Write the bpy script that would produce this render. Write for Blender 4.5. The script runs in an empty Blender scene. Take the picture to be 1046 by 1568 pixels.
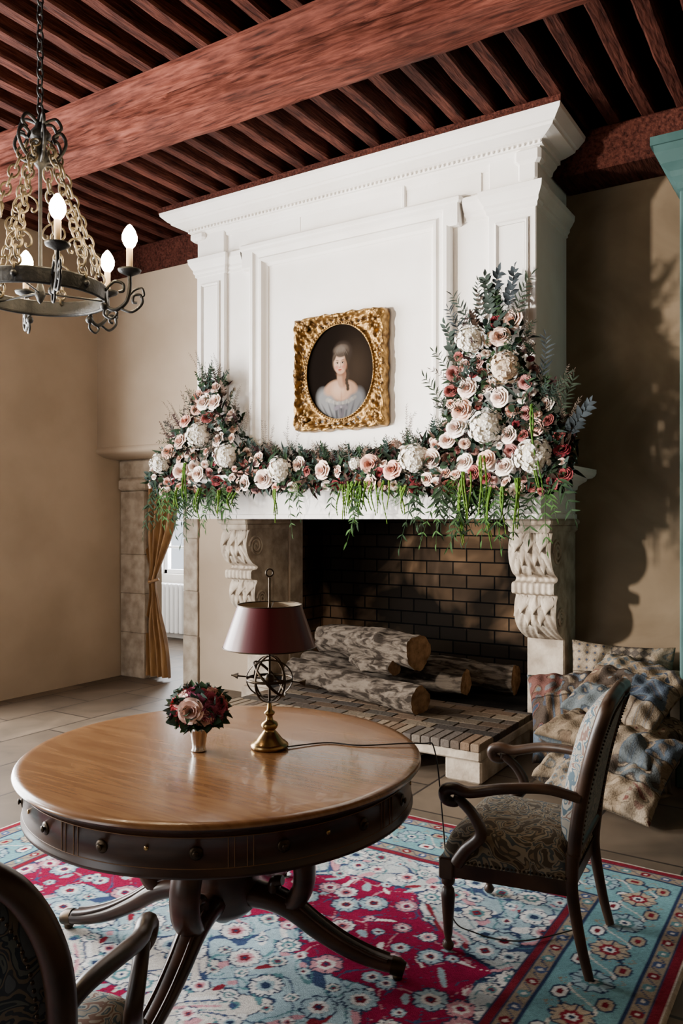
import bpy, math, random
import numpy as np
from mathutils import Matrix, Vector
random.seed(7); rng=np.random.default_rng(7)
PI=math.pi
S=bpy.context.scene
# ------------------------------------------------------------------ materials
def mk(name):
    m=bpy.data.materials.new(name); m.use_nodes=True
    nt=m.node_tree; b=nt.nodes['Principled BSDF']
    return m,nt,b
def setp(b,**k):
    for n,v in k.items():
        n=n.replace('_',' ')
        if n in b.inputs: b.inputs[n].default_value=v
def c4(c): return (c[0],c[1],c[2],1)
def coords(nt,scale=(1,1,1),rot=(0,0,0)):
    t=nt.nodes.new('ShaderNodeTexCoord'); mp=nt.nodes.new('ShaderNodeMapping')
    mp.inputs['Scale'].default_value=scale; mp.inputs['Rotation'].default_value=rot
    nt.links.new(t.outputs['Object'],mp.inputs[0]); return mp.outputs[0]
def noise(nt,vec,scale,detail=4,dist=0):
    n=nt.nodes.new('ShaderNodeTexNoise'); n.inputs['Scale'].default_value=scale
    n.inputs['Detail'].default_value=detail; n.inputs['Distortion'].default_value=dist
    nt.links.new(vec,n.inputs['Vector']); return n.outputs['Fac']
def ramp(nt,fac,stops,const=False):
    r=nt.nodes.new('ShaderNodeValToRGB'); cr=r.color_ramp
    if const: cr.interpolation='CONSTANT'
    while len(cr.elements)<len(stops): cr.elements.new(.5)
    for e,(p,c) in zip(cr.elements,stops): e.position=p; e.color=c4(c)
    nt.links.new(fac,r.inputs[0]); return r.outputs[0]
def bump(nt,b,fac,st,dist=.01):
    n=nt.nodes.new('ShaderNodeBump'); n.inputs['Strength'].default_value=st; n.inputs['Distance'].default_value=dist
    nt.links.new(fac,n.inputs['Height']); nt.links.new(n.outputs[0],b.inputs['Normal'])
def mult(nt,a,c):
    mx=nt.nodes.new('ShaderNodeMix'); mx.data_type='RGBA'; mx.blend_type='MULTIPLY'; mx.inputs[0].default_value=1
    nt.links.new(a,mx.inputs[6]); nt.links.new(c,mx.inputs[7]); return mx.outputs[2]
def mat(name,c1,c2=None,rough=.6,metal=0,ns=6,st=(1,1,1),bmp=0,bs=40,coat=0,lo=.35,hi=.65,sheen=0,dist=0,spec=.5):
    m,nt,b=mk(name); setp(b,Roughness=rough,Metallic=metal,Coat_Weight=coat,Sheen_Weight=sheen,Specular_IOR_Level=spec)
    b.inputs['Base Color'].default_value=c4(c1)
    if c2 is not None or bmp: v=coords(nt,st)
    if c2 is not None:
        nt.links.new(ramp(nt,noise(nt,v,ns,5,dist),[(lo,c1),(hi,c2)]),b.inputs['Base Color'])
    if bmp: bump(nt,b,noise(nt,v,bs,6),bmp)
    return m
def vmat(name,rough=.6,bmp=0,bs=200,metal=0,spec=.5):
    m,nt,b=mk(name); setp(b,Roughness=rough,Metallic=metal,Specular_IOR_Level=spec)
    a=nt.nodes.new('ShaderNodeAttribute'); a.attribute_name='Col'
    nt.links.new(a.outputs['Color'],b.inputs['Base Color'])
    if bmp: bump(nt,b,noise(nt,coords(nt),bs,3),bmp)
    return m
def painted(name,c1,c2,st,rough=.8,spec=.08):
    m,nt,b=mk(name); setp(b,Roughness=rough,Specular_IOR_Level=spec)
    v=coords(nt,st); v2=coords(nt)
    g=noise(nt,v,13,9,.3); big=noise(nt,v2,2.2,5,.5)
    a=ramp(nt,g,[(.30,tuple(x*.4 for x in c1)),(.42,c1),(.68,c2)])
    d=ramp(nt,big,[(.35,(.6,.58,.57)),(.65,(1.15,1.15,1.15))])
    nt.links.new(mult(nt,a,d),b.inputs['Base Color']); bump(nt,b,g,1.0,.010); return m
M={}
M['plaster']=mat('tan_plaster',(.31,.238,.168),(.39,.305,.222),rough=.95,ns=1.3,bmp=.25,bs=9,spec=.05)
M['plaster_shaded']=mat('stained_shaded_plaster',(.115,.082,.052),(.245,.182,.12),rough=.95,ns=1.3,bmp=.3,bs=9,dist=.8,spec=.05,lo=.3,hi=.7)  # stained plaster, darkened copy: wall shade and dappled leaf shadow in the colour
M['white']=mat('white_limewash',(.78,.74,.69),(.84,.81,.77),rough=.8,ns=3,bmp=.18,bs=14,spec=.15)
M['stone']=mat('limestone',(.25,.20,.15),(.44,.37,.29),rough=.9,ns=9,bmp=.4,bs=35,spec=.1)
M['beam']=painted('red_painted_oak',(.074,.019,.012),(.150,.046,.031),(.5,4,4))
M['joist']=painted('red_painted_joist',(.036,.010,.007),(.076,.023,.015),(4,.5,4))
M['board']=mat('ceiling_board',(.012,.005,.004),(.02,.007,.006),rough=.9,ns=4,spec=.05)
M['wood']=mat('mahogany_top',(.140,.060,.022),(.205,.098,.037),rough=.22,ns=3.5,st=(1,9,1),coat=.15,bmp=.02,bs=30,dist=1.2,spec=.45)
M['darkwood']=mat('dark_mahogany',(.016,.007,.004),(.040,.016,.008),rough=.30,ns=6,st=(1,1,4),spec=.35)
M['chairwood']=mat('walnut_dark',(.020,.010,.006),(.052,.026,.013),rough=.35,ns=9,spec=.35)
M['inlay']=mat('boxwood_inlay',(.12,.06,.025),rough=.4,spec=.2)
M['brass']=mat('brass',(.36,.235,.09),(.26,.165,.065),rough=.26,metal=1,ns=12)
M['agedbrass']=mat('aged_brass',(.05,.034,.02),(.03,.021,.013),rough=.45,metal=1,ns=12)
M['gold']=mat('gilded_wood',(.09,.045,.013),(.36,.21,.065),rough=.42,metal=.8,ns=22,bmp=.6,bs=60)
M['silver']=mat('silver',(.50,.45,.40),rough=.18,metal=1)
M['iron']=mat('wrought_iron',(.010,.011,.012),(.022,.022,.022),rough=.5,metal=.5,ns=30,bmp=.2,bs=80)
M['ironold']=mat('gilt_iron',(.08,.065,.042),(.15,.12,.075),rough=.5,metal=.6,ns=30)
M['bark']=mat('bark',(.018,.014,.011),(.088,.070,.054),rough=1,ns=9,st=(.8,3,3),bmp=1,bs=24,spec=0,lo=.40,hi=.60,dist=.6)
M['cut']=mat('cut_log',(.09,.05,.025),(.20,.12,.062),rough=1,ns=16,bmp=.4,bs=60,spec=0)
M['teal']=mat('teal_paint',(.028,.066,.062),(.045,.092,.088),rough=.6,ns=4,bmp=.1,bs=30,spec=.2)
M['curtain']=mat('ochre_silk',(.15,.065,.014),(.27,.135,.038),rough=.5,ns=8,st=(4,4,.5),sheen=.2)
M['whitepaint']=mat('white_enamel',(.8,.8,.8),rough=.4)
M['soot']=mat('soot',(.004,.004,.004),(.01,.009,.008),rough=1,ns=5,spec=0)
M['candle']=mat('candle_tube',(.45,.33,.2),rough=.5)
M['black']=mat('black_cable',(.01,.01,.01),rough=.5)
M['v']=vmat('dyed_wool_pile',rough=1,bmp=.35,bs=260,spec=0)
M['petal']=vmat('petals',rough=.8,spec=.05)
M['leaf']=vmat('leaves',rough=.75,spec=.06)
M['paint']=vmat('oil_paint',rough=.8,spec=0)
M['patch']=vmat('kilim_patchwork',rough=1,bmp=.4,bs=120,spec=0)
M['brickv']=vmat('hearth_bricks',rough=.9,bmp=.5,bs=50,spec=.06)
m,nt,b=mk('maroon_shade'); setp(b,Roughness=.36,Coat_Weight=.1,Specular_IOR_Level=.4); b.inputs['Base Color'].default_value=(.085,.006,.010,1); M['shade']=m
M['shadein']=mat('shade_inside',(.3,.24,.16),rough=.7)
m,nt,b=mk('lit_bulb'); b.inputs['Base Color'].default_value=(1,.8,.5,1)
b.inputs['Emission Color'].default_value=(1,.76,.46,1); b.inputs['Emission Strength'].default_value=260; M['bulb']=m
# firebox brick (sooty)
m,nt,b=mk('firebox_brick'); setp(b,Roughness=1,Specular_IOR_Level=.04)
t=nt.nodes.new('ShaderNodeTexCoord'); sp=nt.nodes.new('ShaderNodeSeparateXYZ'); nt.links.new(t.outputs['Object'],sp.inputs[0])
ad=nt.nodes.new('ShaderNodeMath'); nt.links.new(sp.outputs[0],ad.inputs[0]); nt.links.new(sp.outputs[1],ad.inputs[1])
cb=nt.nodes.new('ShaderNodeCombineXYZ'); nt.links.new(ad.outputs[0],cb.inputs[0]); nt.links.new(sp.outputs[2],cb.inputs[1])
bt=nt.nodes.new('ShaderNodeTexBrick'); nt.links.new(cb.outputs[0],bt.inputs['Vector'])
bt.inputs['Scale'].default_value=1.0
bt.inputs['Brick Width'].default_value=.25; bt.inputs['Row Height'].default_value=.112; bt.inputs['Mortar Size'].default_value=.007
bt.inputs['Color1'].default_value=(.22,.135,.075,1); bt.inputs['Color2'].default_value=(.11,.075,.05,1); bt.inputs['Mortar'].default_value=(.014,.012,.010,1)
rp=ramp(nt,noise(nt,coords(nt),1.3,4,.5),[(.46,(.05,.058,.07)),(.54,(.35,.34,.33)),(.62,(1.2,1.15,1.1))])
nt.links.new(mult(nt,bt.outputs['Color'],rp),b.inputs['Base Color'])
bump(nt,b,bt.outputs['Fac'],-.8,.01); M['brick']=m
# floor slabs
m,nt,b=mk('stone_slabs'); setp(b,Roughness=.5,Specular_IOR_Level=.35)
bt=nt.nodes.new('ShaderNodeTexBrick'); v=coords(nt,(1,1,1),(0,0,PI/2)); nt.links.new(v,bt.inputs['Vector'])
bt.inputs['Scale'].default_value=1; bt.inputs['Brick Width'].default_value=.8; bt.inputs['Row Height'].default_value=.5; bt.inputs['Mortar Size'].default_value=.008
bt.inputs['Color1'].default_value=(.115,.088,.062,1); bt.inputs['Color2'].default_value=(.078,.059,.042,1); bt.inputs['Mortar'].default_value=(.02,.015,.012,1)
nt.links.new(mult(nt,bt.outputs['Color'],ramp(nt,noise(nt,v,3,6,1),[(.3,(.7,.68,.66)),(.7,(1.25,1.2,1.15))])),b.inputs['Base Color'])
bump(nt,b,bt.outputs['Fac'],-.4,.006); M['floor']=m
def fabric(name,cols,scale,rough=.95):
    m,nt,b=mk(name); setp(b,Roughness=rough,Sheen_Weight=.05,Specular_IOR_Level=.08)
    v=coords(nt); f=noise(nt,v,scale,1.5,2.2)
    n=len(cols); st=[(.30+.36*i/n,c) for i,c in enumerate(cols)]
    nt.links.new(ramp(nt,f,st,True),b.inputs['Base Color']); bump(nt,b,f,.4,.004); return m
M['brocade']=fabric('taupe_gold_brocade',[(.05,.038,.026),(.16,.12,.075),(.065,.055,.042),(.22,.185,.13),(.055,.065,.068),(.19,.16,.115),(.06,.048,.034)],9)
M['brocade2']=fabric('cream_blue_brocade',[(.25,.235,.20),(.085,.12,.145),(.31,.295,.255),(.17,.11,.09),(.32,.305,.265),(.075,.11,.135),(.26,.245,.205)],9.5)
M['backcloth']=fabric('bluegrey_floral',[(.18,.19,.185),(.075,.105,.125),(.22,.225,.21),(.13,.15,.16),(.23,.23,.21),(.07,.10,.12),(.18,.19,.185)],9.5)
M['brocade3']=fabric('dark_tapestry',[(.018,.022,.026),(.055,.06,.053),(.014,.018,.023),(.075,.06,.042),(.02,.023,.027),(.05,.056,.06)],10)
# ------------------------------------------------------------------ mesh builder
class MB:
    def __init__(s,names): s.names=names; s.V=[];s.F=[];s.MI=[];s.SM=[];s.C=[];s.n=0; s.T=None
    def add(s,v,f,m=0,smooth=False,col=(1,1,1)):
        v=np.asarray(v,float).reshape(-1,3)
        if s.T is not None: v=v@s.T[:3,:3].T+s.T[:3,3]
        c=np.asarray(col,float)
        if c.ndim==1: c=np.tile(c,(len(v),1))
        s.V.append(v); s.C.append(c)
        n=s.n; s.F.extend([tuple(int(i)+n for i in q) for q in f]); k=len(f)
        s.MI.extend([m]*k); s.SM.extend([smooth]*k); s.n+=len(v)
    def inst(s,tv,tf,Ms,cols,m=0,smooth=True,tc=None):
        tv=np.asarray(tv,float); Ms=np.asarray(Ms,float); N=len(Ms); k=len(tv)
        v=np.einsum('nij,kj->nki',Ms[:,:3,:3],tv)+Ms[:,None,:3,3]
        c=np.repeat(np.asarray(cols,float)[:,None,:],k,1)
        if tc is not None: c=c*np.asarray(tc)[None]
        f=(np.asarray(tf)[None]+(np.arange(N)*k)[:,None,None]).reshape(-1,4)
        s.add(v.reshape(-1,3),f.tolist(),m,smooth,np.clip(c.reshape(-1,3),0,1))
    def box(s,x0,x1,y0,y1,z0,z1,m=0,col=(1,1,1)):
        v=[(x0,y0,z0),(x1,y0,z0),(x1,y1,z0),(x0,y1,z0),(x0,y0,z1),(x1,y0,z1),(x1,y1,z1),(x0,y1,z1)]
        s.add(v,[(0,3,2,1),(4,5,6,7),(0,1,5,4),(1,2,6,5),(2,3,7,6),(3,0,4,7)],m,False,col)
    def bbox(s,x0,x1,y0,y1,z0,z1,b=.01,m=0,col=(1,1,1)):
        v=[];f=[]
        for (z,i) in ((z0,b),(z0+b,0),(z1-b,0),(z1,b)):
            v+=[(x0+i+b,y0+i,z),(x1-i-b,y0+i,z),(x1-i,y0+i+b,z),(x1-i,y1-i-b,z),(x1-i-b,y1-i,z),(x0+i+b,y1-i,z),(x0+i,y1-i-b,z),(x0+i,y0+i+b,z)]
        for r in range(3):
            for k in range(8): f.append((r*8+k,r*8+(k+1)%8,(r+1)*8+(k+1)%8,(r+1)*8+k))
        f.append(tuple(range(7,-1,-1))); f.append(tuple(range(24,32)))
        s.add(v,f,m,False,col)
    def lathe(s,prof,c=(0,0,0),n=32,m=0,smooth=True,axis=None,col=(1,1,1)):
        prof=np.array(prof,float); a=np.arange(n)*2*PI/n
        v=np.stack([prof[:,0][:,None]*np.cos(a),prof[:,0][:,None]*np.sin(a),np.repeat(prof[:,1][:,None],n,1)],-1).reshape(-1,3)
        if axis is not None:
            R=np.array(Vector((0,0,1)).rotation_difference(Vector(axis)).to_matrix()); v=v@R.T
        v=v+np.array(c); k=len(prof)
        f=[(i*n+j,i*n+(j+1)%n,(i+1)*n+(j+1)%n,(i+1)*n+j) for i in range(k-1) for j in range(n)]
        s.add(v,f,m,smooth,col)
    def tube(s,path,rad,n=8,m=0,smooth=True,cap=True,flat=1.0,up=None,col=(1,1,1),closed=False,capm=None):
        P=np.array(path,float); K=len(P); rad=np.broadcast_to(np.asarray(rad,float),(K,))
        if closed: T=np.roll(P,-1,0)-np.roll(P,1,0)
        else: T=np.gradient(P,axis=0)
        T/=np.linalg.norm(T,axis=1)[:,None]+1e-9
        u=np.array(up if up is not None else (0,0,1.),float)
        if abs(T[0]@u)>.95 and up is None: u=np.array((1.,0,0))
        rings=[]; a=np.arange(n)*2*PI/n
        for i in range(K):
            u2=u-(u@T[i])*T[i]; u2/=np.linalg.norm(u2)+1e-9
            if up is None: u=u2
            w=np.cross(T[i],u2)
            rings.append(P[i]+rad[i]*(np.cos(a)[:,None]*u2+flat*np.sin(a)[:,None]*w))
        v=np.concatenate(rings); L=K if closed else K-1
        f=[(i*n+j,i*n+(j+1)%n,((i+1)%K)*n+(j+1)%n,((i+1)%K)*n+j) for i in range(L) for j in range(n)]
        s.add(v,f,m,smooth,col)
        if cap and not closed:
            s.add(np.vstack([rings[0],rings[-1]]),[tuple(range(n-1,-1,-1)),tuple(range(n,2*n))],m if capm is None else capm,False,col)
    def grid(s,G,m=0,smooth=True,col=(1,1,1),flip=False):
        G=np.asarray(G,float); a,b=G.shape[:2]
        i,j=np.meshgrid(np.arange(a-1),np.arange(b-1),indexing='ij'); q=i*b+j
        f=np.stack([q,q+b,q+b+1,q+1],-1).reshape(-1,4)
        if flip: f=f[:,::-1]
        if not np.isscalar(col) and np.ndim(col)==3: col=np.asarray(col).reshape(-1,3)
        s.add(G.reshape(-1,3),f.tolist(),m,smooth,col)
    def ball(s,c,r,m=0,n=12,col=(1,1,1),sc=(1,1,1)):
        t=np.linspace(0,PI,n//2+2); a=np.linspace(0,2*PI,n+1)
        G=np.stack([np.outer(np.sin(t),np.cos(a))*sc[0],np.outer(np.sin(t),np.sin(a))*sc[1],np.outer(np.cos(t),np.ones_like(a))*sc[2]],-1)*r+np.array(c)
        s.grid(G,m,True,col)
    def build(s,name,mw=None,bevel=0):
        V=np.concatenate(s.V); C=np.concatenate(s.C)
        lo=V.min(0); hi=V.max(0)
        o=np.array([(lo[0]+hi[0])/2,(lo[1]+hi[1])/2,lo[2]]) if mw is None else np.zeros(3)
        me=bpy.data.meshes.new(name); me.from_pydata((V-o).tolist(),[],s.F)
        for k in s.names: me.materials.append(M[k])
        me.polygons.foreach_set('material_index',s.MI); me.polygons.foreach_set('use_smooth',s.SM)
        ca=me.color_attributes.new('Col','FLOAT_COLOR','POINT')
        ca.data.foreach_set('color',np.hstack([C,np.ones((len(C),1))]).ravel())
        me.update(); ob=bpy.data.objects.new(name,me); S.collection.objects.link(ob)
        if mw is None: ob.location=o
        else: ob.matrix_world=mw
        return ob
def cr(pts,n=8,closed=False):
    P=np.array(pts,float); K=len(P); out=[]
    for i in range(K if closed else K-1):
        if closed: a,b,c,d=P[i-1],P[i],P[(i+1)%K],P[(i+2)%K]
        else: a,b,c,d=P[max(i-1,0)],P[i],P[i+1],P[min(i+2,K-1)]
        for t in np.arange(n)/n:
            out.append(.5*((2*b)+(-a+c)*t+(2*a-5*b+4*c-d)*t*t+(-a+3*b-3*c+d)*t**3))
    if not closed: out.append(P[-1])
    return np.array(out)
def wrap(mb,x0,x1,yf,yb,prof,m=0):
    G=[]
    for o,z in prof: G.append([(x0-o,yb,z),(x0-o,yf-o,z),(x1+o,yf-o,z),(x1+o,yb,z)])
    mb.grid(G,m,False)
def framem(mb,x0,x1,z0,z1,y,prof,m=0):
    G=[]
    for i,o in prof: G.append([(x0+i,y-o,z0+i),(x0+i,y-o,z1-i),(x1-i,y-o,z1-i),(x1-i,y-o,z0+i),(x0+i,y-o,z0+i)])
    mb.grid(G,m,False,flip=True)
# ------------------------------------------------------------------ ROOM
XL,XR,YN,YB,ZC=-6.31,2.2,-2.4,5.77,4.36
mb=MB(['floor']); mb.box(-8.7,XR+.2,YN-.2,8.1,-.1,0); mb.build('floor')
mb=MB(['plaster_shaded','plaster','stone','brick','soot'])
W=.18
mb.box(XL-.2,-5.97,YB,YB+W,0,4.4,1); mb.box(-5.97,-5.46,YB,YB+W,2.0,4.4,1); mb.box(-5.46,-4.22,YB,YB+W,0,4.4,1)
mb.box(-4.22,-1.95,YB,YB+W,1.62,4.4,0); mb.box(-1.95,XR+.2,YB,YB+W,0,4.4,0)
mb.box(-4.22,-1.95,6.30,6.42,0,2.0,3)
mb.box(-4.34,-4.22,YB+W,6.42,0,2.0,3); mb.box(-1.95,-1.83,YB+W,6.42,0,2.0,3)
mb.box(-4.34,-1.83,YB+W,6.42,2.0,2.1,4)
mb.box(-4.24,-4.215,YB+.001,YB+W+.01,0,1.62,2); mb.box(-1.955,-1.93,YB+.001,YB+W+.01,0,1.62,2)
mb.build('wall_back')
mb=MB(['plaster'])
mb.box(XL,-4.67,5.41,YB-.001,2.30,3.92,0)
mb.grid([[(XL,5.41,2.30),(-4.67,5.41,2.30)],[(XL,5.39,2.28),(-4.67,5.39,2.28)],[(XL,5.39,2.25),(-4.67,5.39,2.25)],[(XL,5.42,2.23),(-4.67,5.42,2.23)],[(XL,5.52,2.20),(-4.67,5.52,2.20)],[(XL,5.769,2.19),(-4.67,5.769,2.19)]],0,True)
mb.build('wall_upper')
mb=MB(['plaster'])
wy0,wy1,wz0,wz1=.6,3.6,.35,3.4
vy0,vy1,vz0,vz1=-1.45,-.35,1.2,3.2
mb.box(XL-.3,XL,YN,vy0,0,4.4); mb.box(XL-.3,XL,vy0,vy1,0,vz0); mb.box(XL-.3,XL,vy0,vy1,vz1,4.4); mb.box(XL-.3,XL,vy1,wy0,0,4.4)
mb.box(XL-.3,XL,wy1,YB+.1,0,4.4); mb.box(XL-.3,XL,wy0,wy1,0,wz0); mb.box(XL-.3,XL,wy0,wy1,wz1,4.4)
mb.build('wall_left')
mb=MB(['plaster_shaded']); mb.box(XR,XR+.2,YN,YB,0,4.4); mb.build('wall_right')
mb=MB(['plaster_shaded']); fx0,fx1=-5.2,-3.0
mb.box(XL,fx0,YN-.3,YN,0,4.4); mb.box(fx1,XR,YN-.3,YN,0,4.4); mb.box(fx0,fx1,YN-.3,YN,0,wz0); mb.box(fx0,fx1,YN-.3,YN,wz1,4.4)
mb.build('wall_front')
def window(name,axis,p,a0,a1,z0,z1,mull=True):
    mb=MB(['whitepaint']); t=.06
    def bx(a,b,h,c,d,bv):
        if axis=='x': mb.bbox(p-h,p+h,a,b,c,d,bv)
        else: mb.bbox(a,b,p-h,p+h,c,d,bv)
    L=[(a0,a1,z0,z0+t),(a0,a1,z1-t,z1),(a0,a0+t,z0,z1),(a1-t,a1,z0,z1)]
    if mull: L.append(((a0+a1)/2-.03,(a0+a1)/2+.03,z0,z1))
    for (a,b,c,d) in L: bx(a,b,.03,c,d,.006)
    for k in range(1,4 if mull else 1):
        z=z0+(z1-z0)*k/4; bx(a0,a1,.02,z-.015,z+.015,.004)
    return mb.build(name)
window('window_1','x',XL-.18,wy0,wy1,wz0,wz1)
window('window_2','y',YN-.18,fx0,fx1,wz0,wz1)
window('window_4','x',XL-.18,vy0,vy1,vz0,vz1,False)
mb=MB(['white'])
mb.box(-8.7,-7.95,7.9,8.1,0,2.7); mb.box(-7.95,-6.75,7.9,8.1,0,.85); mb.box(-7.95,-6.75,7.9,8.1,2.3,2.7); mb.box(-6.75,-4.7,7.9,8.1,0,2.7)
mb.box(-8.7,-8.5,5.95,7.9,0,2.7); mb.box(-4.9,-4.7,6.45,7.9,0,2.7); mb.box(-8.7,-4.7,5.955,8.1,2.7,2.8); mb.box(-8.7,XL-.2,5.87,5.95,0,2.7)
mb.build('wall_annex')
window('window_3','y',8.0,-7.95,-6.75,.85,2.3)
mb=MB(['whitepaint'])
for k in range(14): mb.bbox(-7.95+k*.08,-7.95+k*.08+.068,7.74,7.86,.08,.74,.012)
mb.box(-7.95,-6.84,7.77,7.84,.12,.70); mb.box(-7.9,-7.86,7.78,7.83,0,.1); mb.box(-6.95,-6.91,7.78,7.83,0,.1)
mb.build('radiator')
# ceiling
mb=MB(['board','joist'])
mb.box(XL-.3,XR+.2,YN-.3,YB+.2,ZC,ZC+.08,0)
x=XL+.06
while x<XR-.1:
    n=60; ys=np.linspace(YN,YB-.02,n); w0=.095; a=.0025*np.sin(ys*3+x*30)+.0012*rng.standard_normal(n)
    G=[]
    for (dx,z) in ((0,ZC+.01),(0,4.212),(.012,4.2),(w0-.012,4.2),(w0,4.212),(w0,ZC+.01)):
        G.append(np.stack([np.full(n,x+dx)+a,ys,np.full(n,z)+(a if z<4.3 else 0)],-1))
    mb.grid(G,1,False,flip=True); x+=.212
mb.build('ceiling')
def rough_beam(mb,y0,y1,z0,z1,m=0,amp=.005,crack=False):
    n=260; xs=np.linspace(XL,XR,n)
    prof=[(y1,z1),(y1,z0+.03),(y1-.025,z0),(y0+.025,z0),(y0,z0+.025),(y0,(z0+z1)/2),(y0,z1)]
    prof2=[]
    for a,b in zip(prof[:-1],prof[1:]):
        for t in np.arange(8)/8: prof2.append((a[0]*(1-t)+b[0]*t,a[1]*(1-t)+b[1]*t))
    prof2.append(prof[-1]); G=[]
    for k,(y,z) in enumerate(prof2):
        off=amp*(np.sin(xs*5+k*.45)+.6*np.sin(xs*13+k*.9)+.35*rng.standard_normal(n)*.6)
        yy=y+off*.8
        if crack and y<y0+.002:
            zc=z0+.135+.018*np.sin(xs*1.7)+.006*np.sin(xs*11)
            yy=yy+.035*np.exp(-((z-zc)/.008)**2)*(np.sin(xs*2.3+1)>-.5)
        G.append(np.stack([xs,yy,z+off*(0 if z>z1-.01 else 1)],-1))
    mb.grid(G,m,True)
mb=MB(['beam'])
rough_beam(mb,3.42,3.69,3.93,4.2,0,crack=True)
mb.grid([[(XL,3.42,4.09),(XR,3.42,4.09)],[(XL,3.395,4.10),(XR,3.395,4.10)],[(XL,3.39,4.125),(XR,3.39,4.125)],[(XL,3.36,4.14),(XR,3.36,4.14)],[(XL,3.335,4.17),(XR,3.335,4.17)],[(XL,3.33,4.2),(XR,3.33,4.2)]],0,False,flip=True)
mb.build('ceiling_beam')
mb=MB(['beam']); rough_beam(mb,-.4,-.1,3.93,4.2,0); mb.build('ceiling_beam')
mb=MB(['joist']); mb.bbox(XL,-4.68,5.41,YB,3.92,4.2,.012,0); mb.bbox(-1.74,XR,5.41,YB,3.92,4.2,.012,0); mb.box(-4.92,-1.51,4.86,4.90,4.152,4.2); mb.build('trim_wallplate')
# doorway surround
mb=MB(['stone'])
for (x0,x1,yf,zt) in ((XL+.005,-5.965,5.70,1.88),(-5.48,-5.30,5.74,2.0)):
    zz=0
    while zz<zt-.02:
        h=min(random.uniform(.38,.6),zt-zz)
        if zt-zz-h<.2: h=zt-zz
        mb.bbox(x0,x1+random.uniform(-.008,.01),yf+random.uniform(0,.006),YB-.001,zz,zz+h-.002,.006); zz+=h
mb.bbox(XL+.005,-5.93,5.66,YB-.001,1.88,2.0,.02)
mb.bbox(XL+.005,-5.2,5.68,YB-.001,2.0,2.19,.015)
mb.build('door_1')
# curtain
mb=MB(['curtain']); n=50; zsn=44
G=[]
for i in range(zsn):
    t=i/(zsn-1); z=1.93-1.90*t
    zt=(z-.98)
    w=.05+.17*(1-math.exp(-(zt/.42)**2)); w*= (1.05 if z>.98 else .85)
    cx=-5.80+(-.075)*math.exp(-(zt/.5)**2)+(-.05 if z<.98 else .0)*min(1,abs(zt)/.4)
    row=[]
    for j in range(n):
        s_=j/(n-1)*2-1
        row.append((cx+w*s_+.008*math.sin(9*s_+z*4),5.76+.035*math.cos(s_*15+math.sin(z*3))*(.35+.65*min(1,w/.15))-.03*math.exp(-(zt/.1)**2),z))
    G.append(row)
mb.grid(np.array(G),0,True)
mb.tube([(-5.95,5.76,1.0),(-5.875,5.68,.97),(-5.80,5.74,1.0)],.014,8)
mb.build('curtain')
# ------------------------------------------------------------------ FIREPLACE
mb=MB(['white','stone'])
BX0,BX1,BY=-4.66,-1.75,5.09; YW=YB-.002
mb.box(BX0,BX1,BY,YW,1.9,4.14,0)
STR=[(0,3.62),(.010,3.625),(.010,3.645),(.022,3.66),(.022,3.68),(.035,3.70),(.052,3.735),(.055,3.77),(.035,3.78),(0,3.78)]
def pil(x0,x1):
    mb.bbox(x0,x1,BY-.035,BY+.02,1.94,3.66,.006,0)
    framem(mb,x0+.05,x1-.05,2.02,3.56,BY-.035,[(0,0),(.0,.012),(.012,.018),(.024,.0),(.026,-.0)],0)
    wrap(mb,x0,x1,BY-.035,BY+.05,STR,0)
    mb.bbox(x0+.005,x1-.005,BY-.033,BY+.02,3.77,3.99,.006,0)
pil(BX0-.005,-4.36); pil(-2.06,BX1+.02)
for xs_,sg in ((BX1,1),(BX0,-1)):
    mb.grid([[(xs_+sg*o*1.15,BY-.03,z),(xs_+sg*o*1.15,YW if sg>0 else 5.40,z)] for o,z in STR],0,False)
pf=[(0,0),(0,.05),(.02,.065),(.045,.065),(.06,.045),(.09,.04),(.105,.055),(.125,.055),(.14,.02),(.16,.012),(.165,0)]
framem(mb,-4.09,-2.33,1.90,3.77,BY,pf,0)
for xa,xb in ((-4.16,-4.06),(-2.36,-2.26)):
    mb.bbox(xa,xb,BY-.065,BY+.01,3.60,3.77,.01,0)
mb.bbox(-4.18,-2.24,BY-.075,BY+.01,3.745,3.80,.015,0)
mb.box(-4.30,-2.12,BY-.012,BY+.01,3.80,3.98,0)
mb.bbox(-2.72,-2.69,BY-.03,BY+.01,3.80,3.99,.006,0); mb.bbox(-2.74,-2.62,BY-.035,BY+.01,3.97,3.995,.006,0)
mb.bbox(-3.62,-3.612,BY-.016,BY+.01,3.80,3.98,.002,0)
for xa,xb in ((-4.36,-4.18),(-2.24,-2.06)):
    mb.grid([[(xa,BY-o,z),(xb,BY-o,z)] for o,z in STR],0,False)
wrap(mb,BX0,BX1,BY,5.405,[(0,3.93),(.015,3.935),(.02,3.96),(.045,3.985),(.05,4.0),(.07,4.0),(.07,4.03),(.10,4.035),(.13,4.045),(.17,4.06),(.175,4.075),(.19,4.08),(.21,4.10),(.235,4.125),(.24,4.15),(0,4.15)],0)
for k in range(86):
    x=BX0-.06+k*(BX1-BX0+.12)/85; mb.ball((x,BY-.076,4.017),.011,0,6)
mb.bbox(BX1-.12,BX1+.06,BY-.07,BY+.05,3.90,4.0,.02,0); mb.bbox(BX1-.10,BX1+.03,BY-.05,BY+.05,3.79,3.92,.015,0)
mb.bbox(BX0-.06,BX0+.10,BY-.07,BY+.05,3.93,4.0,.02,0)
mb.bbox(-4.73,-1.69,5.02,YW,1.6,1.90,.004,0)
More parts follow.
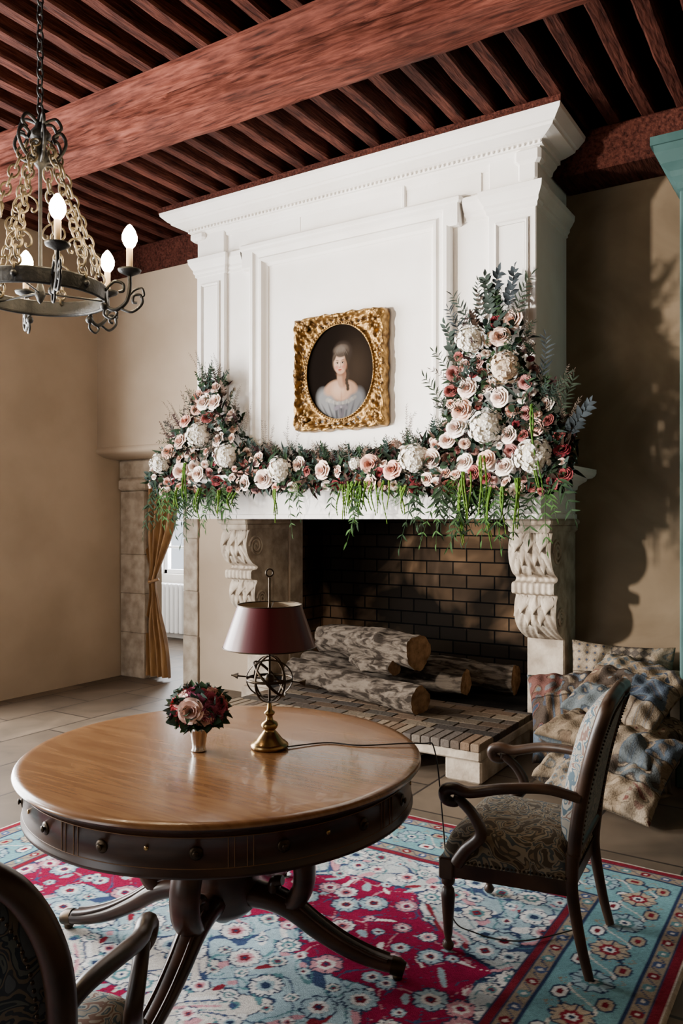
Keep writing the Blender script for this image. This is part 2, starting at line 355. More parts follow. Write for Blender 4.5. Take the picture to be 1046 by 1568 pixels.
wrap(mb,-4.735,-1.685,5.015,YW,[(-.03,1.597),(.012,1.597),(.012,1.63),(0,1.635),(0,1.80),(.015,1.805),(.02,1.83),(.05,1.85),(.08,1.865),(.085,1.88),(.12,1.885),(.14,1.90),(.15,1.92),(.15,1.945),(0,1.945)],0)
mb.box(-4.73,-1.69,5.0,5.2,1.9,1.944,0)
prof=cr([(5.22,1.515),(5.185,1.47),(5.165,1.39),(5.18,1.31),(5.24,1.235),(5.31,1.20),(5.30,1.175),(5.235,1.165),(5.225,1.13),(5.235,1.095),(5.31,1.08),(5.285,1.03),(5.275,.95),(5.30,.88),(5.37,.82),(5.46,.775),(5.505,.76)],6)
def leg(x0,x1):
    mb.bbox(x0+.012,x1-.012,5.5,YW,.0,1.6,.01,1)
    mb.bbox(x0-.02,x1+.02,5.45,YW,.0,.14,.015,1)
    mb.bbox(x0-.02,x1+.02,5.14,YW,1.555,1.597,.012,1); mb.bbox(x0-.005,x1+.005,5.165,YW,1.505,1.56,.012,1)
    n=33; ss=np.linspace(0,1,n); G=[]
    for k,(y,z) in enumerate(prof):
        t=k/(len(prof)-1)
        u=ss*2-1
        lob=.014*np.exp(-(u/.12)**2)+.013*np.abs(np.sin((np.abs(u)*3.2+z*9)*PI))**.7
        if 1.09<z<1.17: lob=.010*(.5+.5*np.cos(u*PI*7))
        taper=1-(.10*max(0,(t-.72)/.28))
        mid=(x0+x1)/2
        xx=mid+(ss-.5)*(x1-x0)*taper
        yy=y-lob*(1-np.abs(u)**10)
        G.append(np.stack([xx,np.minimum(yy,5.5),np.full(n,z)],-1))
    G=np.array(G); mb.grid(G,1,True)
    for e in (0,-1):
        side=G[:,e]; back=side.copy(); back[:,1]=5.52
        mb.grid(np.stack([side,back],1),1,False,flip=(e==0))
        xs=side[0,0]; sg=-1 if e==0 else 1
        for (cy,cz,r0) in ((5.29,1.37,.085),(5.37,.93,.06)):
            th=np.linspace(0,2.6*2*PI,46); rr=r0*(1-th/(2.6*2*PI))**.9+.006
            mb.tube(np.stack([np.full(46,xs+sg*.004),cy-rr*np.cos(th),cz+rr*np.sin(th)],-1),.010,6,1)
    mid=(x0+x1)/2; w=(x1-x0)
    def tongue(cx,yc,zt,L,wd):
        Gt=[]
        for i in range(9):
            t=i/8; zz=zt-L*t; out=.012+.030*t*t; ww=wd*(math.sin(PI*min(.93,.15+.8*t)))
            yb=np.interp(-zz,-prof[:,1],prof[:,0])
            Gt.append([(cx+ww*a,yb-out*(1-.45*a*a)+.008*abs(a),zz+.02*abs(a)) for a in np.linspace(-1,1,7)])
        Gt.append([(p[0]*.6+cx*.4,p[1]+.022,p[2]+.006) for p in Gt[-1]])
        mb.grid(Gt,1,True)
    for (zt,L,k) in ((1.49,.12,3),(1.41,.13,2),(1.33,.11,3),(1.06,.11,3),(.98,.11,2),(.91,.10,1)):
        for q in range(k):
            tongue(mid+(q-(k-1)/2)*w*.30,0,zt,L,w*.15)
leg(-1.96,-1.67); leg(-4.50,-4.22)
mb.build('fireplace')
# hearth
mb=MB(['stone','brickv','soot'])
hx0,hx1,hy=-3.92,-1.88,4.48
mb.bbox(hx0,hx1,hy+.01,5.44,.14,.205,.01,0)
mb.box(-4.2,-1.97,5.44,6.29,0,.24,2)
for a,b in ((hx1-.24,hx1),(-2.75,-2.45),(-3.4,-3.15),(hx0,hx0+.24)):
    mb.bbox(a,b,hy+.03,5.0,0,.142,.012,0)
mb.bbox(hx0+.02,hx1-.02,4.98,5.44,0,.142,.01,0)
x=hx0
cols=[(.13,.085,.055),(.09,.068,.052),(.17,.12,.08),(.075,.062,.052),(.115,.095,.075),(.19,.145,.10)]
while x<hx1-.03:
    w=.066; c=np.array(random.choice(cols))*random.uniform(.8,1.15)
    mb.bbox(x,min(x+w-.002,hx1),hy,hy+.225,.2,.25+random.uniform(-.002,.002),.006,1,c); x+=w
for r in range(7):
    y=hy+.23+r*.112; x=hx0-(.12 if r%2 else 0)
    while x<hx1-.02:
        a=max(x,hx0); b_=min(x+.225,hx1); c=np.array(random.choice(cols))*random.uniform(.35,.65)
        if b_-a>.02 and y<5.42: mb.bbox(a,b_-.004,y,min(y+.108,5.44),.2,.246,.004,1,c)
        x+=.23
mb.build('hearth')
# logs
mb=MB(['bark','cut'])
def log(a,b,r,seed):
    a=np.array(a);b=np.array(b); n=40; K=50
    t=np.linspace(0,1,K); P=a+(b-a)*t[:,None]; P[:,2]+=.012*np.sin(t*5+seed)
    d=(b-a)/np.linalg.norm(b-a); u=np.array((0,0,1.)); u-=u@d*d; u/=np.linalg.norm(u); w=np.cross(d,u); P+=w*(.018*np.sin(t*4.3+seed*2))[:,None]
    an=np.arange(n+1)*2*PI/n; G=[]
    for i in range(K):
        rr=r*(1+.06*np.sin(3*an+seed)+.045*np.sin(5*an+t[i]*6+seed*2)+.04*np.sin(t[i]*14+seed)+.025*np.sin(11*an+t[i]*9)+.02*np.sin(17*an+seed*3+2*np.sin(t[i]*20)))
        for (tk,ak) in ((.4,2.2),(.72,1.0)): rr=rr*(1+.28*np.exp(-((t[i]-tk)/.045)**2-((an-ak)/.35)**2))
        G.append(P[i]+rr[:,None]*(np.cos(an)[:,None]*u+np.sin(an)[:,None]*w))
    mb.grid(G,0,True)
    for e,row in ((0,G[0]),(-1,G[-1])):
        c=P[e]; rings=[c+(row-c)*q for q in (1,.9,.6,.3,.02)]
        mb.grid(rings,1,False)
log((-3.84,5.32,.358),(-2.50,4.93,.358),.093,1)
log((-3.95,5.62,.360),(-2.45,5.60,.360),.096,2)
log((-3.3,5.38,.50),(-2.85,5.18,.492),.060,3)
log((-3.70,5.55,.615),(-2.66,5.24,.635),.126,5)
log((-3.4,5.9,.37),(-2.2,5.95,.37),.11,6)
mb.build('firewood_logs')
# ------------------------------------------------------------------ PORTRAIT
PX,PZ,PY=-3.23,2.695,5.06
mb=MB(['gold','paint','darkwood'])
na=288; th=np.linspace(0,2*PI,na+1); ai,bi=.292,.350
ct,st_=np.cos(th),np.sin(th)
def rect_r(hw,hh,p=14): return (np.abs(ct/hw)**p+np.abs(st_/hh)**p)**(-1/p)
ro=rect_r(.40,.435)*(1+.010*np.cos(th*24)+.008*np.cos(th*10))
corner=np.exp(-((np.abs(np.abs(np.arctan2(np.abs(st_)*.40,np.abs(ct)*.435))-PI/4))/.16)**2)
ro=ro+.012*corner
ri=1/np.sqrt((ct/ai)**2+(st_/bi)**2)
G=[]
for k in range(34):
    t=k/33; r=ri+(ro-ri)*t
    h=.012+.018*np.exp(-((t-.04)/.05)**2)+.045*np.exp(-((t-.86)/.16)**2)
    orn=.010*np.sin(th*36+t*9)*np.cos(t*22)+.008*np.cos(th*52)*np.sin(t*PI)
    h=h+orn*np.clip((t-.1)*3,0,1)+corner*(.030*np.abs(np.cos(t*9))*np.sin(t*PI)+.012*np.cos(th*60)*t)
    if t>.985: h=h*0-.02
    G.append(np.stack([PX+r*ct,PY-h,PZ+r*st_],-1))
mb.grid(G,0,True)
for sx in (-1,1):
    for sz in (-1,1):
        for q in range(22):
            a=random.uniform(0,PI/2); rr=random.uniform(.02,.12)
            x=.375-rr*math.cos(a); z=.41-rr*math.sin(a)
            if (x/ai)**2+(z/bi)**2<1.12: continue
            mb.ball((PX+sx*x,PY-.045,PZ+sz*z),.02,0,7,sc=(random.uniform(.5,1.2),.7,random.uniform(.5,1.2)))
for a in (0,PI/2,PI,1.5*PI):
    for q in range(9):
        x=.40*math.cos(a)*.95+random.uniform(-.05,.05)*abs(math.sin(a)); z=.43*math.sin(a)*.96+random.uniform(-.05,.05)*abs(math.cos(a))
        mb.ball((PX+x,PY-.05,PZ+z),.018,0,7,sc=(random.uniform(.6,1.3),.7,random.uniform(.6,1.3)))
for k in range(90):
    a=k/90*2*PI; mb.ball((PX+(ai+.012)*math.cos(a),PY-.032,PZ+(bi+.012)*math.sin(a)),.0075,0,6)
def portrait(nx=260,nz_=310):
    xs=np.linspace(-.30,.30,nx); zs=np.linspace(-.36,.36,nz_); X,Z=np.meshgrid(xs,zs,indexing='ij')
    C=np.zeros((nx,nz_,3)); C[:]=(.007,.005,.004); C+=np.exp(-(((X-.14)/.14)**2+((Z-.02)/.22)**2))[...,None]*np.array((.022,.015,.010))
    off=[0.0]
    def ell(cx,cz,a,b,col,rot=0,soft=.12,al=1):
        cz=cz-off[0]
        c,s=math.cos(rot),math.sin(rot); x=(X-cx)*c+(Z-cz)*s; z=-(X-cx)*s+(Z-cz)*c
        d=np.sqrt((x/a)**2+(z/b)**2); w=(np.clip((1-d)/soft+.5,0,1)*al)[...,None]; C[:]=C*(1-w)+np.array(col)*w
    SK=np.array((.40,.235,.15)); HI=np.array((.56,.37,.26)); SH=np.array((.16,.075,.045))
    off[0]=.035
    ell(.02,.175,.082,.085,(.030,.022,.017),.1,.3); ell(.070,.07,.026,.085,(.026,.018,.013),.35,.5)
    off[0]=0
    ell(-.01,-.33,.22,.20,(.085,.085,.09),0,.25); ell(-.125,-.22,.075,.11,(.20,.20,.20),.45,.5); ell(.125,-.24,.075,.11,(.12,.12,.125),-.45,.5)
    ell(-.06,-.115,.085,.05,SK,.35,.4); ell(.075,-.12,.075,.048,SK*.75,-.4,.4); ell(.01,-.15,.085,.07,SK,0,.4); ell(-.02,-.13,.05,.05,HI,0,1,.7)
    ell(.01,-.175,.006,.035,SH,0,1,.3)
    ell(.012,-.04,.040,.085,SK*.85,.05,.25); ell(.034,-.04,.018,.075,SH,.1,.9,.8); ell(.012,-.015,.04,.018,SH,0,.9,.8)
    off[0]=.035
    ell(.0,.095,.056,.078,SK,.06,.12); ell(-.014,.105,.040,.055,HI,.05,.9,.8); ell(.043,.09,.016,.06,SH,.1,1,.7)
    ell(0,.15,.042,.025,HI,0,.9,.5)
    ell(-.030,.070,.018,.015,(.42,.14,.10),0,1,.7); ell(.026,.070,.015,.014,(.34,.11,.08),0,1,.7)
    ell(.012,.190,.066,.048,(.06,.045,.035),.12,.25); ell(.0,.205,.05,.026,(.12,.095,.075),.15,.9,.8)
    ell(-.052,.150,.014,.035,(.055,.04,.03),-.35,.5); ell(.060,.140,.018,.055,(.03,.022,.016),.25,.5)
    for k in range(7): ell(-.035+.014*k,.205-.02*abs(k-3)/3,.0035,.03,(.15,.12,.10),-.5+.17*k,1,.5)
    for ex,s in ((-.026,1),(.020,.9)):
        ell(ex,.104,.015,.010,SH,0,1,.6); ell(ex,.102,.0115,.0055,(.38,.32,.27),0,.5); ell(ex+.001,.102,.0058,.0056,(.012,.008,.006),0,.4); ell(ex,.108,.0125,.0022,(.03,.015,.01),0,.6); ell(ex-.001,.121,.015,.0028,(.09,.045,.028),.12 if ex>0 else -.12,.8)
    ell(.004,.088,.0035,.020,SH,0,1,.6); ell(-.004,.088,.004,.02,HI*1.1,0,1,.6); ell(-.002,.069,.009,.004,SH,0,.9,.7)
    ell(-.003,.050,.016,.0065,(.30,.05,.04),0,.5); ell(-.003,.050,.015,.0016,(.10,.018,.015),0,.6); ell(-.003,.037,.012,.004,SH,0,1,.4)
    off[0]=0
    for k in range(7): ell(.062+.006*math.sin(k*1.4),.0-.022*k,.014,.016,(.035,.025,.018),0,.6)
    for k in range(13):
        t=k/12; ell(-.115+.24*t,-.20-.035*math.sin(PI*t),.018,.013,np.array((.36,.34,.31))*(1-.4*t)*(1 if k%2 else .8),.6*math.cos(k),.7)
    for k in range(9):
        ell(-.19+.045*k,-.29,.008,.075,np.array((.24,.24,.25))*(1-.07*k),.7-.17*k,1,.6); ell(-.17+.045*k,-.30,.007,.07,(.03,.03,.035),.7-.17*k,1,.6)
    ell(-.025,-.265,.035,.016,(.16,.14,.16),.4,.5); ell(.04,-.265,.035,.016,(.12,.11,.12),-.4,.5); ell(.0,-.31,.010,.045,(.10,.09,.10),.15,.6); ell(.025,-.31,.010,.04,(.09,.08,.09),-.2,.6); ell(.008,-.263,.010,.010,(.2,.18,.19),0,.5)
    return X,Z,C*.66
X,Z,C=portrait()
mb.grid(np.stack([PX+X,np.full_like(X,PY-.008),PZ+Z],-1),1,True,C)
mb.box(PX-.38,PX+.38,PY-.004,BY-.001,PZ-.41,PZ+.41,2)
mb.build('framed_portrait')
# ------------------------------------------------------------------ FLOWERS
def rose_t():
    V=[];F=[];C=[];n=0
    layers=[(3,.20,.74,.0),(4,.36,.78,.4),(5,.56,.74,.9),(5,.78,.60,.3),(6,1.0,.42,.7)]
    for li,(cnt,R,H,ph) in enumerate(layers):
        for p in range(cnt):
            t0=ph+p*2*PI/cnt; hw=PI/cnt*1.55
            a=np.linspace(-1,1,5); b=np.linspace(0,1,4)
            A,B=np.meshgrid(a,b,indexing='ij')
            r=R*(.35+.65*B**.7)+.05*li*B**3-.05*R*A**2+.02*A
            z=H*B**.9-(.10+.05*li)*B**4*(.4+.6*A**2)-.10*A**2*B
            an=t0+A*hw*(1-.22*B**3)
            v=np.stack([r*np.cos(an),r*np.sin(an),z],-1).reshape(-1,3); V.append(v)
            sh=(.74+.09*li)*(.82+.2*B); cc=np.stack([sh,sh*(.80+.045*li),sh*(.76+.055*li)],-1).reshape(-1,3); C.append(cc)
            for i in range(4):
                for j in range(3): q=n+i*4+j; F.append((q,q+4,q+5,q+1))
            n+=20
    return np.concatenate(V),np.array(F),np.clip(np.concatenate(C),0,1.2)
ROSE=rose_t()
def hyd_t(N=120):
    V=[];F=[];C=[];n=0; g=PI*(3-5**.5)
    for i in range(N):
        z=1-1.8*(i+.5)/N; r=math.sqrt(max(0,1-z*z)); a=i*g+rng.uniform(-.15,.15)
        nrm=np.array((r*math.cos(a),r*math.sin(a),z)); nrm+=rng.uniform(-.10,.10,3); nrm/=np.linalg.norm(nrm)
        u=np.cross(nrm,(0.3,.2,1)); u/=np.linalg.norm(u); w=np.cross(nrm,u)
        ph=rng.uniform(0,PI); k=.20; rad=1+rng.uniform(-.16,.08)+.12*math.sin(3*nrm[0]*2+nrm[2]*4); sh=rng.uniform(.82,1.0)
        for p in range(4):
            d=math.cos(ph+p*PI/2)*u+math.sin(ph+p*PI/2)*w; e=-math.sin(ph+p*PI/2)*u+math.cos(ph+p*PI/2)*w
            c=nrm*rad
            V+= [c-nrm*.02,c+d*k*.6-e*k*.62+nrm*.02,c+d*k*1.1-nrm*.02,c+d*k*.6+e*k*.62+nrm*.02]
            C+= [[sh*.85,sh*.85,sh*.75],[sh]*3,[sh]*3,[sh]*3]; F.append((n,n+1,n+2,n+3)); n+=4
    t=np.linspace(0,PI,8); a=np.linspace(0,2*PI,11)
    G=np.stack([np.outer(np.sin(t),np.cos(a)),np.outer(np.sin(t),np.sin(a)),np.outer(np.cos(t),np.ones_like(a))],-1)*.86
    V+=G.reshape(-1,3).tolist(); C+=[[.6,.56,.46]]*88
    for i in range(7):
        for j in range(10): q=n+i*11+j; F.append((q,q+11,q+12,q+1))
    return np.array(V),np.array(F),np.array(C)
HYD=hyd_t()
def leaf_t(w=.28,bend=.3,fold=.12):
    V=[];ys=np.linspace(0,1,5)
    for y in ys:
        ww=w*math.sin(PI*min(.97,max(.04,y))**.85)
        for s_ in (-1,0,1): V.append((s_*ww,y,-bend*y*y+(fold*ww/w if s_ else 0)))
    F=[(i*3+j,i*3+j+1,i*3+j+4,i*3+j+3) for i in range(4) for j in range(2)]
    return np.array(V),np.array(F)
LEAF=leaf_t(); LONG=leaf_t(.11,.35,.04); ROUND=leaf_t(.42,.15,.06)
def dmat(pos,fwd,nrm,sc):
    f=np.array(fwd,float); f/=np.linalg.norm(f)+1e-9; n=np.array(nrm,float); n-=n@f*f; n/=np.linalg.norm(n)+1e-9
    s_=np.cross(f,n); m=np.eye(4); m[:3,0]=s_*sc; m[:3,1]=f*sc; m[:3,2]=n*sc; m[:3,3]=pos; return m
def fmat(pos,axis,sc):
    a=np.array(axis,float); return dmat(pos,np.cross(a,(random.uniform(-1,1),random.uniform(-1,1),random.uniform(-1,1)))+1e-4,a,sc)
class Flowers:
    def __init__(s): s.r=[];s.rc=[];s.h=[];s.hc=[];s.l={0:[],1:[],2:[]};s.lc={0:[],1:[],2:[]};s.t=[]
    def rose(s,p,ax,r,c): s.r.append(fmat(np.array(p)-np.array(ax)*r*.4,ax,r)); s.rc.append(c)
    def hyd(s,p,ax,r,c): s.h.append(fmat(p,ax,r)); s.hc.append(c)
    def leaf(s,k,p,f,n,sc,c): s.l[k].append(dmat(p,f,n,sc)); s.lc[k].append(c)
    def spray(s,p,d,L,k,ls,c,droop=.3,nl=9,stem=.0025):
        p=np.array(p,float); d=np.array(d,float); d/=np.linalg.norm(d); n=10
        side=np.cross(d,(0,1,.3)); side/=np.linalg.norm(side); cv=random.uniform(-.25,.25)
        pts=[p+d*L*t+side*cv*L*t*t-np.array((0,0,droop*L*t*t)) for t in np.linspace(0,1,n)]
        s.t.append((pts,stem,c))
        pts=np.array(pts)
        for i in range(nl):
            t=.15+.85*i/(nl-1) if nl>1 else .5; q=t*(n-1); a=int(min(q,n-2)); pp=pts[a]+(pts[a+1]-pts[a])*(q-a); dd=pts[a+1]-pts[a]; dd/=np.linalg.norm(dd)
            for sg in ((-1,1) if i<nl-1 else (0,)):
                sd=np.cross(dd,(0.1,1,.1)); sd/=np.linalg.norm(sd)
                f=dd*.8+sd*sg*.9+np.array((random.uniform(-.3,.3),random.uniform(-.6,.2),random.uniform(-.3,.3)))
                s.leaf(k,pp,f,(random.uniform(-.5,.5),-1,random.uniform(-.3,.6)),ls*random.uniform(.7,1.15)*(1.1-.4*t),np.array(c)*random.uniform(.75,1.25))
    def emit(s,mb,mp,ml):
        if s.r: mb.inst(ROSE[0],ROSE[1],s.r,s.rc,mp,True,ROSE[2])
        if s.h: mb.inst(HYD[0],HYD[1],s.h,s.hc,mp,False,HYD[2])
        for k,T in ((0,LEAF),(1,LONG),(2,ROUND)):
            if s.l[k]: mb.inst(T[0],T[1],s.l[k],s.lc[k],ml,True)
        for pts,r,c in s.t: mb.tube(pts,np.linspace(r,r*.5,len(pts)),4,ml,True,False,col=c)
GREENS=[(.012,.024,.012),(.017,.032,.015),(.015,.026,.021),(.026,.038,.033),(.010,.015,.009),(.030,.018,.013),(.024,.011,.011)]
PEACH=[(.78,.54,.42),(.82,.64,.53),(.82,.69,.60),(.74,.45,.36),(.84,.73,.64),(.84,.78,.70)]
DUSTY=[(.26,.075,.07),(.15,.022,.03),(.38,.17,.16),(.20,.04,.045),(.44,.25,.22)]
fl=Flowers()
tX=[-5.06,-4.9,-4.65,-4.5,-4.4,-4.3,-4.15,-4.0,-3.7,-3.1,-2.7,-2.45,-2.33,-2.25,-2.19,-2.1,-1.95,-1.82,-1.74,-1.66,-1.55,-1.44]
tZ=[2.0,2.22,2.45,2.70,2.74,2.68,2.34,2.15,2.10,2.06,2.10,2.14,2.22,2.50,2.80,2.88,2.94,2.90,2.70,2.42,2.24,2.03]
bX=[-5.06,-4.9,-4.5,-3.9,-3.0,-2.4,-1.9,-1.6,-1.44]; bZ=[1.93,1.82,1.80,1.83,1.83,1.80,1.76,1.76,1.86]
top=lambda x: np.interp(x,tX,tZ); bot=lambda x: np.interp(x,bX,bZ)
def ysurf(x,z):
    zt,zb=top(x),bot(x); e=min(zt-z,z-zb)
    y=4.99-.13*min(1,max(0,e)/.10)
    if z<1.97: y=min(y,4.855)-.02
    return y
hy_=[(-4.88,2.06,.085,0),(-4.45,2.27,.100,0),(-4.16,2.09,.098,0),(-3.62,1.965,.092,0),(-2.98,1.985,.05,0),(-2.505,2.0,.10,0),(-1.99,2.185,.11,0),(-1.68,1.985,.112,0),(-2.1,2.76,.09,0),(-1.86,2.56,.10,1)]
placed=[]
for x,z,r,k in hy_:
    fl.hyd((x,ysurf(x,z)-.01,z),(random.uniform(-.2,.2),-1,.25),r,(.92,.88,.83) if k==0 else (.76,.62,.50)); placed.append((x,z,r))
ro_=[(-4.54,2.60),(-4.6,2.40),(-4.4,2.54),(-4.29,2.53),(-4.78,2.16),(-4.64,1.99),(-4.25,2.23),(-4.44,1.96),(-3.96,1.875),(-3.88,2.06),(-3.48,2.0),(-3.33,2.06),(-3.24,1.95),(-2.84,1.85),(-2.85,1.98),(-2.72,2.09),(-2.66,1.94),(-2.26,2.12),(-2.14,1.97),(-1.99,1.98),(-1.84,2.13),(-1.86,1.93),(-2.12,2.45),(-2.16,2.31),(-1.9,2.37),(-1.89,2.76),(-1.85,2.88),(-2.2,2.2),(-4.66,2.24),(-2.38,2.0),(-3.77,1.90)]
for x,z in ro_:
    r=random.uniform(.050,.066); fl.rose((x,ysurf(x,z)-.025,z),(random.uniform(-.35,.35),-1,random.uniform(-.1,.5)),r,random.choice(PEACH)); placed.append((x,z,r))
tries=0;cnt=0
while cnt<260 and tries<20000:
    tries+=1
    x=random.uniform(-5.02,-1.47); zt,zb=top(x),bot(x); z=random.uniform(zb,zt-.03)
    r=random.choice((.046,.040,.034)) if cnt<90 else random.choice((.022,.028,.034))
    if any((x-a)**2+(z-b)**2<(r+c+.005)**2 for a,b,c in placed): continue
    if random.random()<.5 and z>2.3: continue
    q=random.random(); c=random.choice(PEACH[:5]) if q<.40 else (random.choice(DUSTY) if q<.90 else (.86,.81,.73))
    fl.rose((x,ysurf(x,z)+random.uniform(-.02,.035),z),(random.uniform(-.6,.6),-1,random.uniform(-.3,.7)),r,c); placed.append((x,z,r)); cnt+=1
for i in range(5200):
    x=random.uniform(-5.04,-1.46); zt,zb=top(x),bot(x); z=random.uniform(zb-.01,zt+.01)
    y=ysurf(x,z)+random.uniform(.0,.10)
    k=random.choice((0,0,2,1)); f=(random.uniform(-1,1),random.uniform(-.9,.1),random.uniform(-1,1))
    fl.leaf(k,(x,y,z),f,(random.uniform(-.5,.5),-1,random.uniform(-.5,.8)),random.uniform(.045,.085)*(1.4 if k==1 else .75),np.array(random.choice(GREENS))*random.uniform(.6,1.7))
for i in range(170):
    x=random.uniform(-4.95,-1.5); z=top(x)-.05; y=ysurf(x,z)+.02
    tall=(x>-2.25 and x<-1.75) or x<-4.2
    L=random.uniform(.14,.26) if tall else random.uniform(.09,.17)
    slope=(top(x+.1)-top(x-.1)); d=(-slope*.7+random.uniform(-.4,.4),random.uniform(-.5,0),1)
    k=random.choice((0,1,1,1)); fl.spray((x,y,z),d,L,k,random.uniform(.028,.045),random.choice(GREENS+[(.06,.05,.042),(.09,.06,.045)]),.15,random.randint(6,9),.0016)
for i in range(70):
    x=random.choice((random.uniform(-2.25,-1.62),random.uniform(-2.25,-1.62),random.uniform(-4.75,-4.1))); z=random.uniform(2.1,top(x)-.02)
    fl.spray((x,ysurf(x,z)-.01,z),(random.uniform(-1,1),-.9,random.uniform(-.2,1)),random.uniform(.10,.17),1,.035,random.choice(GREENS+[(.05,.04,.03)]),.3,7,.0014)
for (x,z) in ((-2.18,2.78),(-2.12,2.84),(-2.04,2.88),(-1.96,2.92),(-1.88,2.92),(-1.82,2.86),(-2.0,2.88),(-1.66,2.45),(-1.6,2.3),(-1.55,2.25),(-1.5,2.1),(-2.3,2.3),(-1.92,2.9),(-2.22,2.6),(-2.24,2.5)):
    fl.spray((x,4.93,z),((x+2.0)*1.5+random.uniform(-.2,.2),-.25,1),random.uniform(.26,.38),random.choice((1,1,0)),.07,random.choice([(.026,.036,.030),(.024,.030,.034),(.018,.025,.016)]),.2,9,.002)
for (x,z) in ((-4.5,2.7),(-4.3,2.66),(-4.2,2.45),(-4.1,2.25),(-4.75,2.35),(-3.85,2.1),(-3.6,2.08),(-2.6,2.12),(-2.35,2.25),(-1.6,2.3),(-1.52,2.15)):
    for q in range(3): fl.spray((x+random.uniform(-.04,.04),4.95,z),((x+4.45)*1.2 if x<-4 else random.uniform(-.2,.4),-.2,1),random.uniform(.2,.32),1,.024,(.085,.065,.05),.1,14,.0014)
for i in range(75):
    x=random.choice((random.uniform(-4.95,-4.0),random.uniform(-2.5,-1.5),random.uniform(-4.95,-1.5))); z=bot(x)+random.uniform(-.01,.07)
    fl.spray((x,4.83+random.uniform(-.02,.02),z),(random.uniform(-.5,.5),-.35,-.7),random.uniform(.12,.28),1,random.uniform(.06,.10),random.choice([(.014,.028,.012),(.02,.042,.014),(.012,.02,.010),(.03,.07,.018)]),.6,6)
mbg=MB(['petal','leaf'])
fl.emit(mbg,0,1)
def tail(x,y,z,L,c):
    n=22; t=np.linspace(0,1,n); ph=random.uniform(0,6)
    pts=np.stack([x+.015*np.sin(t*4+ph),y-.02*np.sin(t*PI)-.01,z-L*t],-1)
    r=(.0065+.003*np.sin(t*70+ph)+.0025*rng.standard_normal(n)*.6)*(1-.6*t); mbg.tube(pts,np.abs(r)+.001,6,1,True,True,col=c)
AM=[(.055,.115,.012),(.038,.088,.012),(.08,.145,.018)]
for x,z,L in [(-4.56,2.05,.45),(-4.2,1.82,.22),(-4.63,1.85,.25),(-4.4,1.84,.30),(-4.05,1.8,.16),(-3.63,1.82,.28),(-2.9,1.83,.28),(-2.55,1.82,.2),(-2.13,1.85,.45),(-2.1,1.9,.40),(-1.98,2.0,.45),(-1.95,1.8,.4),(-1.67,2.3,.40),(-1.62,2.05,.3),(-1.75,1.85,.45),(-1.85,1.8,.3),(-3.05,1.84,.28),(-2.97,1.84,.26)]:
    for q in range(3): tail(x+random.uniform(-.02,.02),4.80+random.uniform(-.02,.02),z,L*random.uniform(.65,1),random.choice(AM))
for k in range(26):
    tail(-3.02+k*.014+random.uniform(-.005,.005),4.82,1.86,random.uniform(.15,.30),random.choice(AM)) if k%2==0 else None
for (cx,cz) in ((-2.62,1.74),(-2.2,1.76),(-1.95,1.72),(-3.45,1.78),(-4.6,1.75)):
    for q in range(60):
        a=random.uniform(0,2*PI); r=random.uniform(.02,.09); p0=np.array((cx+r*math.cos(a)*.6,4.80,cz+r*math.sin(a)+.03))
        d=np.array((random.uniform(-1,1),random.uniform(-.6,.2),random.uniform(-1.2,.2))); d/=np.linalg.norm(d)
        mbg.tube([p0,p0+d*.025,p0+d*.05],[.0015,.0012,.0005],3,1,True,False,col=(.04,.10,.02))
mbg.build('floral_garland')
# ------------------------------------------------------------------ TABLE
TX,TY=-1.95,2.255
mb=MB(['wood','darkwood','inlay','brass','agedbrass'])
R=.72
mb.lathe([(0,.75),(.30,.75),(.60,.75),(R-.03,.75),(R-.008,.748),(R,.742),(R+.002,.735)],(TX,TY,0),128,0)
mb.lathe([(R+.002,.735),(R-.004,.727),(R-.012,.722),(R-.02,.716),(R-.034,.712),(R-.034,.60),(R-.028,.594),(R-.028,.584),(R-.045,.578),(R-.12,.578),(0,.60)],(TX,TY,0),128,1)
for zz_ in (.700,.612):
    a=np.linspace(0,2*PI,129)[:-1]; rr=R-.0335
    mb.tube(np.stack([TX+rr*np.cos(a),TY+rr*np.sin(a),np.full(128,zz_)],-1),.0014,5,2,closed=True)
for k in range(8):
    c=math.radians(-22.5+45*k)
    for da in (-21,-19.5,19.5,21):
        a=c+math.radians(da); rr=R-.0335
        mb.tube([(TX+rr*math.cos(a),TY+rr*math.sin(a),.612),(TX+rr*math.cos(a),TY+rr*math.sin(a),.70)],.0013,5,2)
    for da in (-12,12):
        a=c+math.radians(da); ax=(math.cos(a),math.sin(a),0); rr=R-.034
        mb.lathe([(.020,0),(.020,.002),(.012,.004),(.006,.005),(.005,.007),(.009,.009),(.010,.012),(.007,.014),(0,.015)],(TX+rr*ax[0],TY+rr*ax[1],.657),14,4,axis=ax)
    ax=(math.cos(c),math.sin(c),0); mb.lathe([(.007,0),(.007,.003),(0,.003)],(TX+(R-.034)*ax[0],TY+(R-.034)*ax[1],.668),10,3,axis=ax)
mb.lathe([(.0,.60),(.16,.58),(.16,.555),(.11,.54),(.085,.50),(.10,.44),(.115,.38),(.13,.34),(.13,.20),(.10,.17),(.05,.15),(.03,.13),(0,.12)],(TX,TY,0),36,1)
